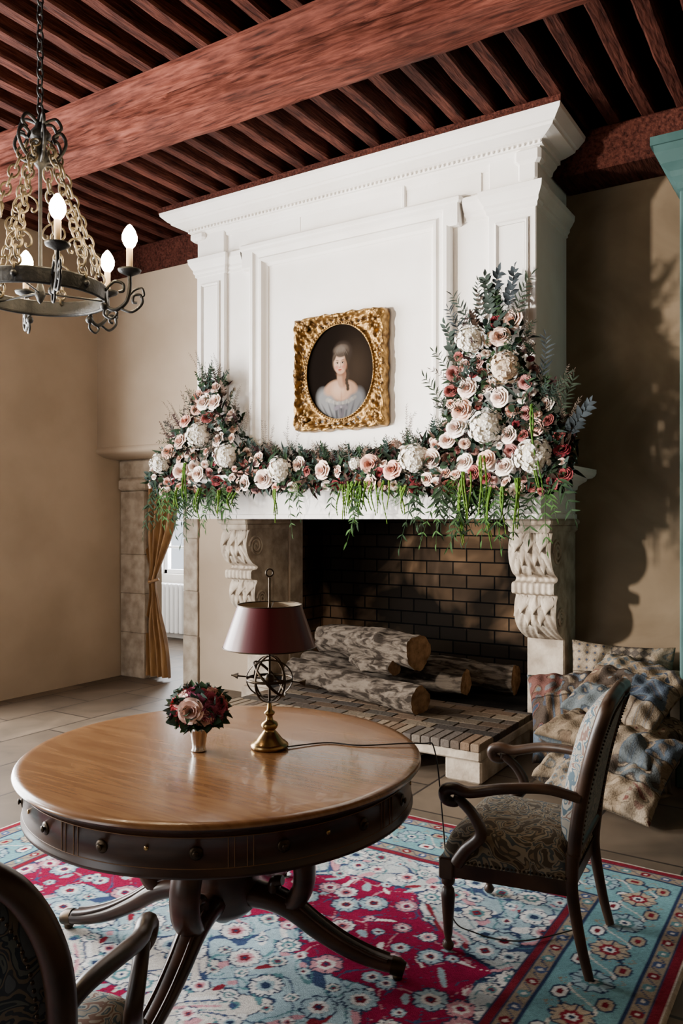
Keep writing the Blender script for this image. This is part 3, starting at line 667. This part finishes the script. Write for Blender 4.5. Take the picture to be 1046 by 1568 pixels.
for k in range(4):
    a=math.radians(17+90*k); dx,dy=math.cos(a),math.sin(a); sd=(-dy,dx,0)
    f=lambda pts:[(TX+dx*r,TY+dy*r,z) for r,z in pts]
    p=cr(f([(.09,.52),(.19,.51),(.27,.45),(.31,.37),(.305,.28),(.26,.225),(.205,.24),(.20,.29),(.23,.30)]),8)
    mb.tube(p,np.concatenate([np.linspace(.060,.052,36),np.linspace(.052,.022,len(p)-36)]),12,1,flat=.72,up=sd)
    p=cr(f([(.08,.24),(.18,.235),(.27,.205),(.36,.15),(.46,.10),(.56,.068),(.645,.055)]),8)
    mb.tube(p,np.linspace(.062,.032,len(p)),12,1,flat=.75,up=sd)
    for o in (-.024,.024):
        q=p+np.array((sd[0]*o,sd[1]*o,0))+np.linspace(.036,.018,len(p))[:,None]*np.array((0,0,1))+np.array((dx*.01,dy*.01,0)); mb.tube(q[10:-4],.007,6,1)
    p=f([(.63,.056),(.655,.052),(.675,.046)]); mb.tube(p,[.034,.034,.026],10,4,flat=.9,up=sd)
    mb.lathe([(.0,.012),(.016,.012),(.018,.022),(.012,.032),(0,.034)],(TX+dx*.65,TY+dy*.65,0),12,4)
mb.build('drum_table')
# ------------------------------------------------------------------ LAMP
LX,LY,LZ=-1.826,2.37,.751
mb=MB(['brass','agedbrass','shade','shadein','black'])
mb.lathe([(0,0),(.066,0),(.070,.006),(.070,.014),(.062,.022),(.050,.030),(.036,.048),(.026,.060),(.020,.066),(.028,.074),(.032,.084),(.028,.094),(.014,.102),(.011,.118),(.019,.126),(.020,.132),(.010,.140),(.007,.165)],(LX,LY,LZ),36,0)
mb.tube([(LX,LY,LZ+.15),(LX,LY,LZ+.50)],.0045,8,1)
cz=LZ+.255
def ring(mb,c,r,ax,th,m,flat=1.0,n=48):
    q=Vector((0,0,1)).rotation_difference(Vector(ax).normalized()).to_matrix()
    P=[]
    for k in range(n):
        a=k*2*PI/n; v=q@Vector((r*math.cos(a),r*math.sin(a),0)); P.append((c[0]+v.x,c[1]+v.y,c[2]+v.z))
    mb.tube(P,th,6,m,closed=True,up=tuple(q@Vector((0,0,1))),flat=flat)
for ax in ((1,0,0),(.2,1,0),(0,0,1),(.7,.4,.75),(-.6,.8,.5)):
    ring(mb,(LX,LY,cz),.085,ax,.0055,1,.4)
mb.ball((LX,LY,cz),.02,1,12)
a0=np.array((LX-.125,LY-.07,cz+.012)); a1=np.array((LX+.115,LY+.068,cz-.015)); mb.tube([a0,a1],.003,6,1)
mb.tube([a0,a0+(a1-a0)*.09],[.0005,.012],8,1); mb.tube([a1-(a1-a0)*.08,a1],[.004,.014],6,1,flat=.3)
mb.lathe([(.172,0),(.118,.155)],(LX,LY,LZ+.375),64,2)
mb.lathe([(.169,.001),(.116,.153)],(LX,LY,LZ+.375),64,3)
for r,z in ((.172,.375),(.118,.53)): ring(mb,(LX,LY,LZ+z),r,(0,0,1),.0022,1,n=64)
for k in range(3):
    a=k*2*PI/3; mb.tube([(LX,LY,LZ+.50),(LX+.117*math.cos(a),LY+.117*math.sin(a),LZ+.528)],.002,5,1)
mb.lathe([(.006,.50),(.012,.51),(.006,.52),(.004,.54),(.004,.63)],(LX,LY,LZ),12,1)
ring(mb,(LX,LY,LZ+.648),.014,(.8,-.5,0),.003,1,n=20)
p=cr([(LX+.06,LY+.03,.756),(LX+.15,LY+.16,.754),(LX+.28,LY+.2,.754),(-1.37,2.70,.757),(-1.325,2.735,.72),(-1.30,2.76,.40),(-1.29,2.80,.10),(-1.22,2.86,.02),(-1.05,2.9,.018),(-.9,3.1,.018)],8)
mb.tube(p,.0028,6,4)
mb.build('table_lamp')
# ------------------------------------------------------------------ VASE
VX,VY=-2.02,2.20
mb=MB(['silver','petal','leaf'])
mb.lathe([(0,0),(.027,0),(.028,.004),(.024,.012),(.026,.03),(.033,.075),(.037,.092),(.035,.092),(.031,.075),(.024,.03),(0,.02)],(VX,VY,.751),32,0)
fb=Flowers(); BC=np.array((VX,VY,.905)); g=PI*(3-5**.5)
BQ=[(.72,.46,.40),(.42,.10,.17),(.34,.10,.18),(.76,.56,.50),(.45,.08,.10),(.42,.26,.38),(.82,.66,.56),(.62,.38,.38)]
for i in range(44):
    z=1-1.45*(i+.5)/44; r=math.sqrt(1-z*z); n=np.array((r*math.cos(i*g),r*math.sin(i*g),z))
    fb.rose(BC+n*np.array((.098,.098,.074)),n,random.choice((.032,.026,.034)),BQ[(i*5)%8])
fb.rose(BC+np.array((.045,-.094,.015)),(.5,-.85,.15),.040,(.86,.64,.56))
for i in range(240):
    n=rng.standard_normal(3); n/=np.linalg.norm(n)
    if n[2]<-.7: continue
    fb.leaf(random.choice((0,0,2)),BC+n*np.array((.085,.085,.062)),n+rng.standard_normal(3)*.5,np.cross(n,rng.standard_normal(3)),random.uniform(.03,.05),np.array(random.choice(GREENS[:4]))*random.uniform(1.6,3.6))
fb.emit(mb,1,2); mb.build('flower_vase')
# ------------------------------------------------------------------ CHAIRS
def armchair(name,loc,rot,roundb,fseat,fback,fout):
    mb=MB(['chairwood',fseat,fback,fout,'agedbrass'])
    fw,bw=.275,.225; fy,by=.235,-.225
    if roundb: fw,bw=.30,.25
    def trap(z0,z1,e,m):
        v=[(-fw-e,fy+e,z0),(fw+e,fy+e,z0),(bw+e,by-e,z0),(-bw-e,by-e,z0)]
        v+= [(a,b,z1) for a,b,_ in v]; mb.add(v,[(0,1,2,3),(7,6,5,4),(0,4,5,1),(1,5,6,2),(2,6,7,3),(3,7,4,0)],m)
    trap(.275,.335,.0,0)
    n=26; uu=np.linspace(-1,1,n); G=[]
    for a in uu:
        row=[]
        for b_ in uu:
            y=(fy+by)/2+b_*(fy-by)/2*1.01; hw=bw+(fw-bw)*(b_+1)/2
            row.append((a*(hw+.005),y,.33+.125*((1-abs(a)**6)*(1-abs(b_)**6))**.4))
        G.append(row)
    mb.grid(G,1,True)
    lp=[(-fw-.004,fy+.004,.338),(fw+.004,fy+.004,.338),(bw+.004,by-.004,.338),(-bw-.004,by-.004,.338)]
    for i in range(4):
        a=np.array(lp[i]);b_=np.array(lp[(i+1)%4]); k=int(np.linalg.norm(b_-a)/.014)
        for q in range(k): mb.ball(a+(b_-a)*(q+.5)/k,.0045,4,6)
    for sx in (-1,1):
        mb.lathe([(0,0),(.012,0),(.020,.01),(.022,.02),(.014,.032),(.012,.04),(.016,.06),(.022,.14),(.026,.20),(.022,.225),(.014,.235),(.024,.245),(.026,.26),(.024,.275),(.024,.285)],(sx*(fw-.022),fy-.022,0),18,0)
        mb.bbox(sx*(fw-.022)-.028,sx*(fw-.022)+.028,fy-.05,fy+.006,.265,.345,.005,0)
        p=cr([(sx*(bw-.01),by-.06,0),(sx*(bw-.012),by-.03,.12),(sx*(bw-.012),by,.30),(sx*(bw-.01),by-.005,.42)],8)
        mb.tube(p,np.linspace(.017,.025,len(p)),8,0,up=(1,0,0))
        p=cr([(sx*(bw+.0),by-.03,.62),(sx*(bw+.03),by+.08,.645),(sx*(fw+.015),by+.22,.635),(sx*(fw+.02),by+.34,.605),(sx*(fw+.018),by+.40,.61),(sx*(fw+.018),by+.435,.595),(sx*(fw+.018),by+.43,.565),(sx*(fw+.018),by+.395,.56),(sx*(fw+.018),by+.39,.585)],7)
        mb.tube(p,np.concatenate([np.linspace(.018,.024,len(p)-20),np.linspace(.024,.012,20)]),10,0)
        p=cr([(sx*(fw+.017),by+.385,.575),(sx*(fw+.022),by+.33,.53),(sx*(fw+.018),by+.30,.46),(sx*(fw+.0),by+.36,.39),(sx*(fw-.012),by+.40,.33)],8)
        mb.tube(p,np.linspace(.018,.026,len(p)),10,0)
    if roundb:
        half=[(.22,.40),(.262,.52),(.285,.66),(.275,.80),(.22,.91),(.12,.965),(.04,.985)]
        lean=lambda z: by-.01-.16*max(0,z-.42)
    else:
        half=[(.205,.40),(.208,.52),(.212,.66),(.216,.80),(.214,.90),(.19,.945),(.10,.962),(.03,.965)]
        lean=lambda z: by-.005-.10*max(0,z-.42)-.22*max(0,z-.42)**2
    pts=[(w,lean(z),z) for w,z in half]+[(0,lean(half[-1][1]),half[-1][1]+.004)]+[(-w,lean(z),z) for w,z in half[::-1]]
    pts=cr(pts,8); mb.tube(pts,.024 if not roundb else .028,10,0,up=(0,1,0))
    mb.tube([(-half[0][0],lean(.42),.42),(half[0][0],lean(.42),.42)],.022,8,0)
    if roundb:
        for sx in (-1,1): mb.tube(cr([(0,lean(1.0)-.01,1.0),(sx*.05,lean(1.0)-.012,1.018),(sx*.10,lean(.98)-.01,.985)],6),[.018]*6+[.014]*7,8,0)
        mb.ball((0,lean(1.0),1.015),.028,0,10)
    hw_=np.array([h[0] for h in half]+[.0]); hz=np.array([h[1] for h in half]+[half[-1][1]+.004])
    zc=np.linspace(.43,half[-1][1]-.012,28)
    for sgn,mm,th in ((1,2,.075),(-1,3,.018)):
        G=[]
        for z in zc:
            if z<half[-3][1]: w=np.interp(z,hz[:-2],hw_[:-2])
            else: w=np.interp(z,hz,hw_)
            w=max(w-.014,.01); vz=1-abs((z-.43)/(zc[-1]-.43)*2-1)**6
            G.append([(a*w,lean(z)+sgn*(.004+th*((1-abs(a)**6)*max(vz,0))**.5),z) for a in np.linspace(-1,1,18)])
        mb.grid(G,mm,True,flip=(sgn<0))
    for q in pts[::1]:
        if q[2]>.44: mb.ball(np.array((q[0]*.87,q[1]-.020,.42+(q[2]-.42)*.945)),.0045,4,6)
    return mb.build(name,Matrix.Translation(loc)@Matrix.Rotation(math.radians(rot),4,'Z'))
armchair('armchair',(-1.07,2.98,0.014),95,False,'brocade','brocade2','backcloth')
armchair('armchair',(-1.62,1.064,0.014),31,True,'brocade2','brocade3','brocade3')
# ------------------------------------------------------------------ RUG
rx0,rx1,ry0,ry1=-3.7,-.5,-.6,3.84
st=.0068; nx=int((rx1-rx0)/st); ny=int((ry1-ry0)/st)
xs=np.linspace(rx0,rx1,nx); ys=np.linspace(ry0,ry1,ny); X,Y=np.meshgrid(xs,ys,indexing='ij')
cx,cy=(rx0+rx1)/2,(ry0+ry1)/2; P_=X-cx; Q_=Y-cy; ap,aq=np.abs(P_),np.abs(Q_)
edge=np.minimum((rx1-rx0)/2-ap,(ry1-ry0)/2-aq)
CREAM=np.array((.52,.49,.45)); PALE=np.array((.27,.37,.41)); TEALC=np.array((.085,.19,.21)); NAVY=np.array((.025,.038,.08)); MAG=np.array((.205,.010,.042)); RED=np.array((.15,.016,.026)); PINK=np.array((.46,.23,.26)); BEIGE=np.array((.25,.20,.145)); WHITE=np.array((.60,.59,.57))
C=np.zeros(X.shape+(3,))
def put(mask,col): C[mask]=col
wx=ap+.05*np.sin(aq*9)+.03*np.sin(aq*21+ap*7); wy=aq+.05*np.sin(ap*8)+.03*np.sin(ap*19-aq*5)
rr=np.sqrt((wx/1.0)**2+(wy/1.08)**2); ang=np.arctan2(aq,ap)
lob=rr+.07*np.cos(ang*12)+.03*np.cos(ang*28)
C[:]=CREAM*.5+PALE*.5
put(lob<1.36,NAVY); put(lob<1.345,MAG); put(lob<.90,NAVY); put(lob<.885,PALE*1.1); put(lob<.55,NAVY); put(lob<.535,CREAM); put(lob<.3,MAG)
field=edge>.50
sp_=np.sqrt((1.1-ap).clip(0)**2+((ry1-ry0)/2-.5-aq).clip(0)**2)+.05*np.cos(np.arctan2(1.72-aq,1.1-ap)*14)
put(field&(sp_<.45),NAVY); put(field&(sp_<.435),PALE)
f1=np.sin(17*wx+3*np.sin(11*wy))+np.sin(15*wy+3.2*np.sin(9*wx+1)); f2=np.sin(29*wx-2.5*np.sin(17*wy+.6))+np.cos(27*wy+2.6*np.sin(15*wx))
onmag=(C[...,0]>.15)&(C[...,1]<.03)
put((np.abs(f1)<.10)&~onmag,NAVY*1.5); put((np.abs(f2-.5)<.14)&~onmag,TEALC); put((np.abs(f1)<.06)&onmag,PINK*.9); put((np.abs(f2)<.05)&onmag,NAVY*1.5)
put((f2>1.55)&~onmag,PINK); put((f2>1.72)&onmag,WHITE); put((f2<-1.6)&~onmag,WHITE); put((f2<-1.75)&onmag,PALE); put((f1>1.8)&~onmag,RED*1.2)
def flower(px,py,r,pet,c1,c2,c3,c4_,lim=None):
    i=(np.abs(ap-px)<r*1.25)&(np.abs(aq-py)<r*1.25)
    if lim is not None: i&=lim
    dx=ap[i]-px; dy=aq[i]-py; d=np.sqrt(dx*dx+dy*dy)/r; a=np.arctan2(dy,dx)
    e=d/(.82+.18*np.abs(np.cos(a*pet/2))); sub=C[i]
    sub[e<1]=c1; sub[e<.9]=c2; sub[(e<.9)&(np.abs(np.sin(a*pet/2))<.16)]=c1; sub[e<.52]=c3; sub[e<.30]=c4_; sub[e<.14]=c1
    C[i]=sub
rs=random.Random(3)
for i in range(11):
    for j in range(15):
        px=.07+i*.118+rs.uniform(-.03,.03)+(.06 if j%2 else 0); py=.06+j*.122+rs.uniform(-.03,.03); r=rs.choice((.028,.04,.055,.068))
        k1=int(np.clip((cx+px-rx0)/st,0,nx-1)); k2=int(np.clip((cy+py-ry0)/st,0,ny-1)); onm=bool(onmag[k1,k2])
        if onm and rs.random()<.35: continue
        m_=rs.choice(((NAVY,WHITE,PINK,RED),(NAVY,PINK,WHITE,MAG),(NAVY,PALE*1.1,WHITE,RED))) if onm else rs.choice(((NAVY,WHITE,PALE,NAVY),(NAVY,PALE*1.1,WHITE,RED),(NAVY,CREAM,TEALC,RED),(NAVY,WHITE,PINK,RED),(NAVY,WHITE,TEALC,WHITE)))
        flower(px,py,r,rs.choice((8,10,6)),*m_,lim=field)
bw_=edge<.50; C[bw_]=BEIGE
def band(a,b,c): put((edge>=a)&(edge<b),c)
band(-1,.015,(.42,.38,.32)); band(.015,.05,RED); band(.05,.058,NAVY); band(.058,.115,BEIGE); band(.115,.123,NAVY); band(.123,.395,TEALC*1.35+.03); band(.395,.403,NAVY); band(.403,.46,BEIGE); band(.46,.47,NAVY); band(.47,.495,RED); band(.495,.503,NAVY)
horiz=((ry1-ry0)/2-aq)<((rx1-rx0)/2-ap); al=np.where(horiz,P_,Q_); nb=(edge-.259)
mb_=(edge>.123)&(edge<.395)
v=np.abs(nb-.075*np.sin(al*13.4))<.008; put(mb_&v,NAVY)
v=np.abs(nb+.06*np.sin(al*26.8))<.006; put(mb_&v,CREAM)
v=np.abs(nb-.10*np.sin(al*40.2))<.004; put(mb_&v,BEIGE)
u=((al/.235)+.5)%1-.5; ku=np.floor(al/.235+.5)
dx=u*.235; d=np.sqrt(dx**2+nb**2); a=np.arctan2(nb,dx); e=d/.078/(.82+.18*np.abs(np.cos(a*4)))
even=(ku%2==0)
put(mb_&(e<1),NAVY); put(mb_&(e<.9)&even,BEIGE*1.5); put(mb_&(e<.9)&~even,PALE); put(mb_&(e<.9)&(np.abs(np.sin(a*4))<.18),NAVY); put(mb_&(e<.5)&even,RED*1.3); put(mb_&(e<.5)&~even,TEALC); put(mb_&(e<.28),WHITE); put(mb_&(e<.14),NAVY)
u2=((al/.235)%1-.5)*.235
for sgn in (-1,1):
    d=np.sqrt((u2/1.3)**2+(nb-sgn*.075)**2); put(mb_&(d<.034),NAVY); put(mb_&(d<.027),(WHITE if sgn>0 else BEIGE*1.3)); put(mb_&(d<.013),RED)
for c0 in (.086,.431):
    w=((al/.085)%1-.5)*.085; d=np.sqrt(w**2+(edge-c0)**2); k2=np.floor(al/.085)%3
    for q,cc in ((0,RED),(1,NAVY*2),(2,TEALC)): put((d<.022)&(k2==q),cc)
    put(d<.009,CREAM); put((np.abs(edge-c0-.016*np.sin(al*74))<.0035)&(d>.024),NAVY*1.3)
C*=(1+.10*rng.standard_normal(X.shape))[...,None]; C=C.clip(0,1)
mb=MB(['v']); Z=.010+.0015*np.sin(X*23)*np.sin(Y*19); Z[edge<.004]=0.0
mb.grid(np.stack([X,Y,Z],-1),0,True,C); mb.build('oriental_rug')
# ------------------------------------------------------------------ CUSHIONS
mb=MB(['patch']); PAL=[np.array(c)*.72 for c in [(.20,.15,.10),(.13,.09,.06),(.27,.21,.145),(.08,.10,.125),(.04,.05,.07),(.12,.055,.045),(.085,.07,.058),(.23,.17,.11),(.06,.045,.035),(.11,.125,.13),(.17,.13,.09),(.22,.17,.12),(.25,.20,.145)]]
def pillow(c,w,h,t,rot,seed):
    rs=random.Random(seed); n=120; u=np.linspace(-1,1,n); A,B=np.meshgrid(u,u,indexing='ij'); th=t/2*((1-np.abs(A)**4)*(1-np.abs(B)**4)).clip(0)**.5
    xx=A*w/2*(1-.07*(1-B**2)); yy=B*h/2*(1-.07*(1-A**2)); col=np.zeros((n,n,3))
    R_=np.floor((B+1)*1.5+.06*np.sin(A*4)).clip(0,2); Q_=np.floor((A+1)*1.3+.5*(R_%2)+.05*np.sin(B*5)).clip(0,3)
    for r_ in range(3):
        for q in range(4):
            m=(R_==r_)&(Q_==q)
            if not m.any(): continue
            b0=rs.choice(PAL); c2=rs.choice(PAL); c3=rs.choice(PAL); ty=rs.choice('sffdfff'); ph=rs.uniform(0,6)
            base=np.broadcast_to(b0,(n,n,3)).copy()
            if ty=='s': base[np.sin(A*34+ph)>.3]=c2*.6+b0*.4; base[np.sin(A*34+ph)>.9]=c3
            elif ty=='d': k=np.abs(((A*6+ph)%1)-.5)+np.abs(((B*6)%1)-.5); base[k<.42]=c2; base[k<.2]=c3
            else: f=np.sin(13*A+2*np.sin(11*B+ph))+np.cos(14*B+2*np.sin(9*A)); base[f>.8]=c2*.8+b0*.2; base[f>1.5]=c3; base[f<-1.1]=c3*.7+b0*.3; base[np.abs(f-.8)<.12]=b0*.4
            col[m]=base[m]
    sx=np.abs((B+1)*1.5-np.round((B+1)*1.5))<.02; col[sx]*=.4; col*=(1+.12*np.random.default_rng(seed).standard_normal((n,n)))[...,None]; col=col.clip(0,1)
    mb.T=np.array(Matrix.Translation(c)@Matrix.Rotation(rot[2],4,'Z')@Matrix.Rotation(rot[0],4,'X')@Matrix.Rotation(rot[1],4,'Y'))
    wr=.010*np.sin(A*9+B*6)*np.sin(B*8)+.008*np.sin(A*17-B*5)
    mb.grid(np.stack([xx,yy,th+wr*(th>.01)],-1),0,True,col); mb.grid(np.stack([xx,yy,-th],-1),0,True,col[::-1],flip=True); mb.T=None
r=math.radians
pillow((-1.25,4.93,.12),.76,.72,.23,(r(2),r(0),r(8)),1)
pillow((-1.18,4.88,.33),.70,.68,.22,(r(6),r(5),r(-14)),2)
pillow((-1.30,5.46,.45),.66,.66,.20,(r(72),r(4),r(4)),3)
pillow((-1.48,5.08,.36),.58,.62,.18,(r(50),r(-12),r(24)),4)
pillow((-1.16,5.06,.54),.60,.58,.18,(r(30),r(8),r(-20)),5)
pillow((-1.12,4.58,.22),.62,.56,.17,(r(38),r(6),r(-16)),6)
mb.build('cushion_pile')
# ------------------------------------------------------------------ ARMOIRE
mb=MB(['teal','agedbrass'])
ax0,ax1,ay=-.875,.75,5.12
mb.bbox(ax0,ax1,ay,YB-.01,.10,3.62,.01,0); mb.bbox(ax0-.02,ax1+.03,ay-.03,YB-.01,0,.12,.01,0)
wrap(mb,ax0,ax1,ay,YB-.01,[(0,3.55),(.015,3.56),(.015,3.60),(.04,3.63),(.05,3.66),(.09,3.70),(.12,3.76),(.125,3.80),(.14,3.80),(.14,3.85),(0,3.85)],0)
mid=(ax0+ax1)/2
for a,b_ in ((ax0+.08,mid-.01),(mid+.01,ax1-.08)):
    for z0,z1 in ((.22,1.5),(1.58,3.45)): framem(mb,a+.06,b_-.06,z0,z1,ay-.012,[(0,0),(0,.012),(.02,.02),(.04,.008),(.05,.0)],0)
    mb.bbox(a,b_,ay-.012,ay+.01,.16,3.5,.004,0)
mb.ball((mid-.05,ay-.03,1.5),.018,1); mb.ball((mid+.05,ay-.03,1.5),.018,1)
mb.build('armoire')
# ------------------------------------------------------------------ CHANDELIER
CX,CY=-3.07,2.31
mb=MB(['iron','ironold','candle','bulb'])
rg=.28; zr=2.61
a=np.linspace(0,2*PI,65)
G=[[(CX+r_*math.cos(t),CY+r_*math.sin(t),z) for t in a] for r_,z in ((rg,zr-.026),(rg+.012,zr-.026),(rg+.012,zr+.026),(rg,zr+.026),(rg-.006,zr+.026),(rg-.006,zr-.026),(rg,zr-.026))]
mb.grid(G,0,False)
ring(mb,(CX,CY,zr+.028),rg+.004,(0,0,1),.009,0,n=64); ring(mb,(CX,CY,zr-.028),rg+.004,(0,0,1),.009,0,n=64)
base=math.radians(32.5)
for k in range(6):
    an=base+k*PI/3; dx,dy=math.cos(an),math.sin(an)
    f=lambda pts:[(CX+dx*r_,CY+dy*r_,z) for r_,z in pts]
    mb.tube(cr(f([(.285,zr+.0),(.30,zr-.06),(.34,zr-.075),(.385,zr-.04),(.40,zr+.02),(.40,zr+.075)]),8),.009,7,0)
    mb.tube(cr(f([(.29,zr+.01),(.33,zr+.05),(.37,zr+.04),(.372,zr+.01),(.352,zr+.005)]),7),.007,6,0)
    mb.tube(cr(f([(.36,zr-.07),(.41,zr-.085),(.455,zr-.05),(.45,zr-.012),(.42,zr-.012),(.415,zr-.04),(.433,zr-.045)]),7),.0065,6,0)
    mb.tube(cr(f([(.30,zr-.05),(.285,zr-.095),(.32,zr-.115),(.345,zr-.09),(.325,zr-.075)]),7),.0055,6,0)
    mb.tube(cr(f([(.385,zr-.03),(.42,zr+.01),(.455,zr+.02),(.465,zr-.01),(.448,zr-.02)]),7),.005,6,0)
    c=(CX+dx*.40,CY+dy*.40,zr+.075)
    mb.lathe([(0,0),(.012,.0),(.03,.010),(.048,.018),(.052,.028),(.047,.028),(.03,.022),(.016,.03),(.016,.04)],c,18,0)
    mb.lathe([(.014,.03),(.0145,.12),(.012,.125),(0,.125)],c,14,2)
    mb.lathe([(.010,.122),(.024,.138),(.033,.160),(.033,.182),(.024,.205),(.010,.225),(0,.232)],c,14,3)
    mb.ball((CX+dx*.285,CY+dy*.285,zr-.06),.018,0,10); mb.tube(f([(.285,zr-.02),(.285,zr-.05)]),.005,5,0)
    an2=an+PI/6; ex,ey=math.cos(an2),math.sin(an2)
    mb.ball((CX+ex*(rg+.012),CY+ey*(rg+.012),zr),.015,0,8)
    p=cr([(CX+ex*.275,CY+ey*.275,zr+.02),(CX+ex*.25,CY+ey*.25,zr+.16),(CX+ex*.185,CY+ey*.185,zr+.33),(CX+ex*.12,CY+ey*.12,zr+.50),(CX+ex*.055,CY+ey*.055,zr+.66)],8)
    for i in range(0,len(p)-2,2):
        q0,q1=p[i],p[i+2]; d=q1-q0; L=np.linalg.norm(d); d/=L; s1=np.array((-ey,ex,0)) if (i//2)%2 else np.cross(d,(-ey,ex,0))
        t=np.arange(12)*2*PI/12; c_=(q0+q1)/2
        mb.tube([c_+d*math.cos(x_)*L*.66+s1*math.sin(x_)*.021 for x_ in t],.0055,6,1,closed=True,up=tuple(np.cross(d,s1)))
    for qi in (10,18):
        for sg in (-1,1):
            q=p[qi]; tt=np.linspace(0,4.2,14)
            mb.tube([q+np.array((-ey*sg,ex*sg,0))*(.05*(1-x_/6)*math.sin(x_)+.01*x_)+np.array((0,0,.05*(1-x_/6)*math.cos(x_)-.05)) for x_ in tt],.0045,5,1)
    mb.tube(cr(f([(.02,zr+.58),(.08,zr+.60),(.115,zr+.66),(.095,zr+.71),(.06,zr+.695),(.07,zr+.665)]),7),.008,6,0)
    mb.tube(cr(f([(.02,zr+.76),(.07,zr+.775),(.095,zr+.735),(.07,zr+.715)]),7),.0075,6,0)
mb.lathe([(0,-.05),(.010,-.04),(.024,-.01),(.014,.03),(.008,.05),(.008,.55),(.022,.57),(.045,.60),(.028,.635),(.022,.66),(.045,.69),(.048,.71),(.024,.74),(.014,.78),(.007,.80)],(CX,CY,zr),18,0)
for k in range(3):
    an=base+k*PI*2/3+PI/6; mb.tube([(CX+.007*math.cos(an),CY+.007*math.sin(an),zr+.0),(CX+rg*math.cos(an),CY+rg*math.sin(an),zr)],.005,5,0)
z=zr+.80; i=0
while z<4.19:
    t=np.arange(14)*2*PI/14; s1=np.array((1,0,0)) if i%2 else np.array((0,1,0))
    mb.tube([np.array((CX,CY,z+.022))+np.array((0,0,1))*math.cos(x_)*.027+s1*math.sin(x_)*.014 for x_ in t],.0048,5,0,closed=True,up=tuple(np.cross((0,0,1),s1)))
    z+=.041; i+=1
mb.lathe([(0,4.20),(.05,4.20),(.05,4.19),(.02,4.16),(.01,4.14),(0,4.14)],(CX,CY,0),18,0)
mb.build('chandelier')
# ------------------------------------------------------------------ LIGHTS
def area(name,loc,rot,sx,sy,p,col):
    l=bpy.data.lights.new(name,'AREA'); l.shape='RECTANGLE'; l.size=sx; l.size_y=sy; l.energy=p; l.color=col
    o=bpy.data.objects.new(name,l); o.location=loc; o.rotation_euler=rot; S.collection.objects.link(o)
area('daylight_window_1',(XL-.35,(wy0+wy1)/2,(wz0+wz1)/2),(0,-PI/2,0),wz1-wz0,wy1-wy0,1200,(1.0,.985,.97))
area('daylight_window_2',((fx0+fx1)/2,YN-.35,(wz0+wz1)/2),(PI/2,0,0),fx1-fx0,wz1-wz0,80,(1.0,.985,.97))
area('daylight_window_3',(-7.35,8.2,1.6),(-PI/2,0,0),1.2,1.4,200,(.95,.97,1.0))
# narrow casement at the near end of the left wall: small source, so it throws legible leaf shadows
src=Vector((XL-.38,-1.15,2.2)); q_=(Vector((-1.3,5.5,2.4))-src).to_track_quat('-Z','Y').to_euler()
l=bpy.data.lights.new('daylight_window_4','AREA'); l.shape='RECTANGLE'; l.size=.22; l.size_y=.4; l.energy=170; l.color=(1.0,.93,.84); l.spread=math.radians(60)
o=bpy.data.objects.new('daylight_window_4',l); o.location=src; o.rotation_euler=q_; S.collection.objects.link(o)
w=bpy.data.worlds.new('sky'); S.world=w; w.use_nodes=True
w.node_tree.nodes['Background'].inputs[0].default_value=(.85,.92,1,1); w.node_tree.nodes['Background'].inputs[1].default_value=1.8
# ------------------------------------------------------------------ CAMERA
cam=bpy.data.cameras.new('camera'); co=bpy.data.objects.new('camera',cam); S.collection.objects.link(co)
co.location=(0,0,1.6); co.rotation_euler=(PI/2,0,math.radians(32.5)); cam.lens=28.26; cam.sensor_width=36; cam.shift_y=.0064; cam.clip_start=.05
S.camera=co
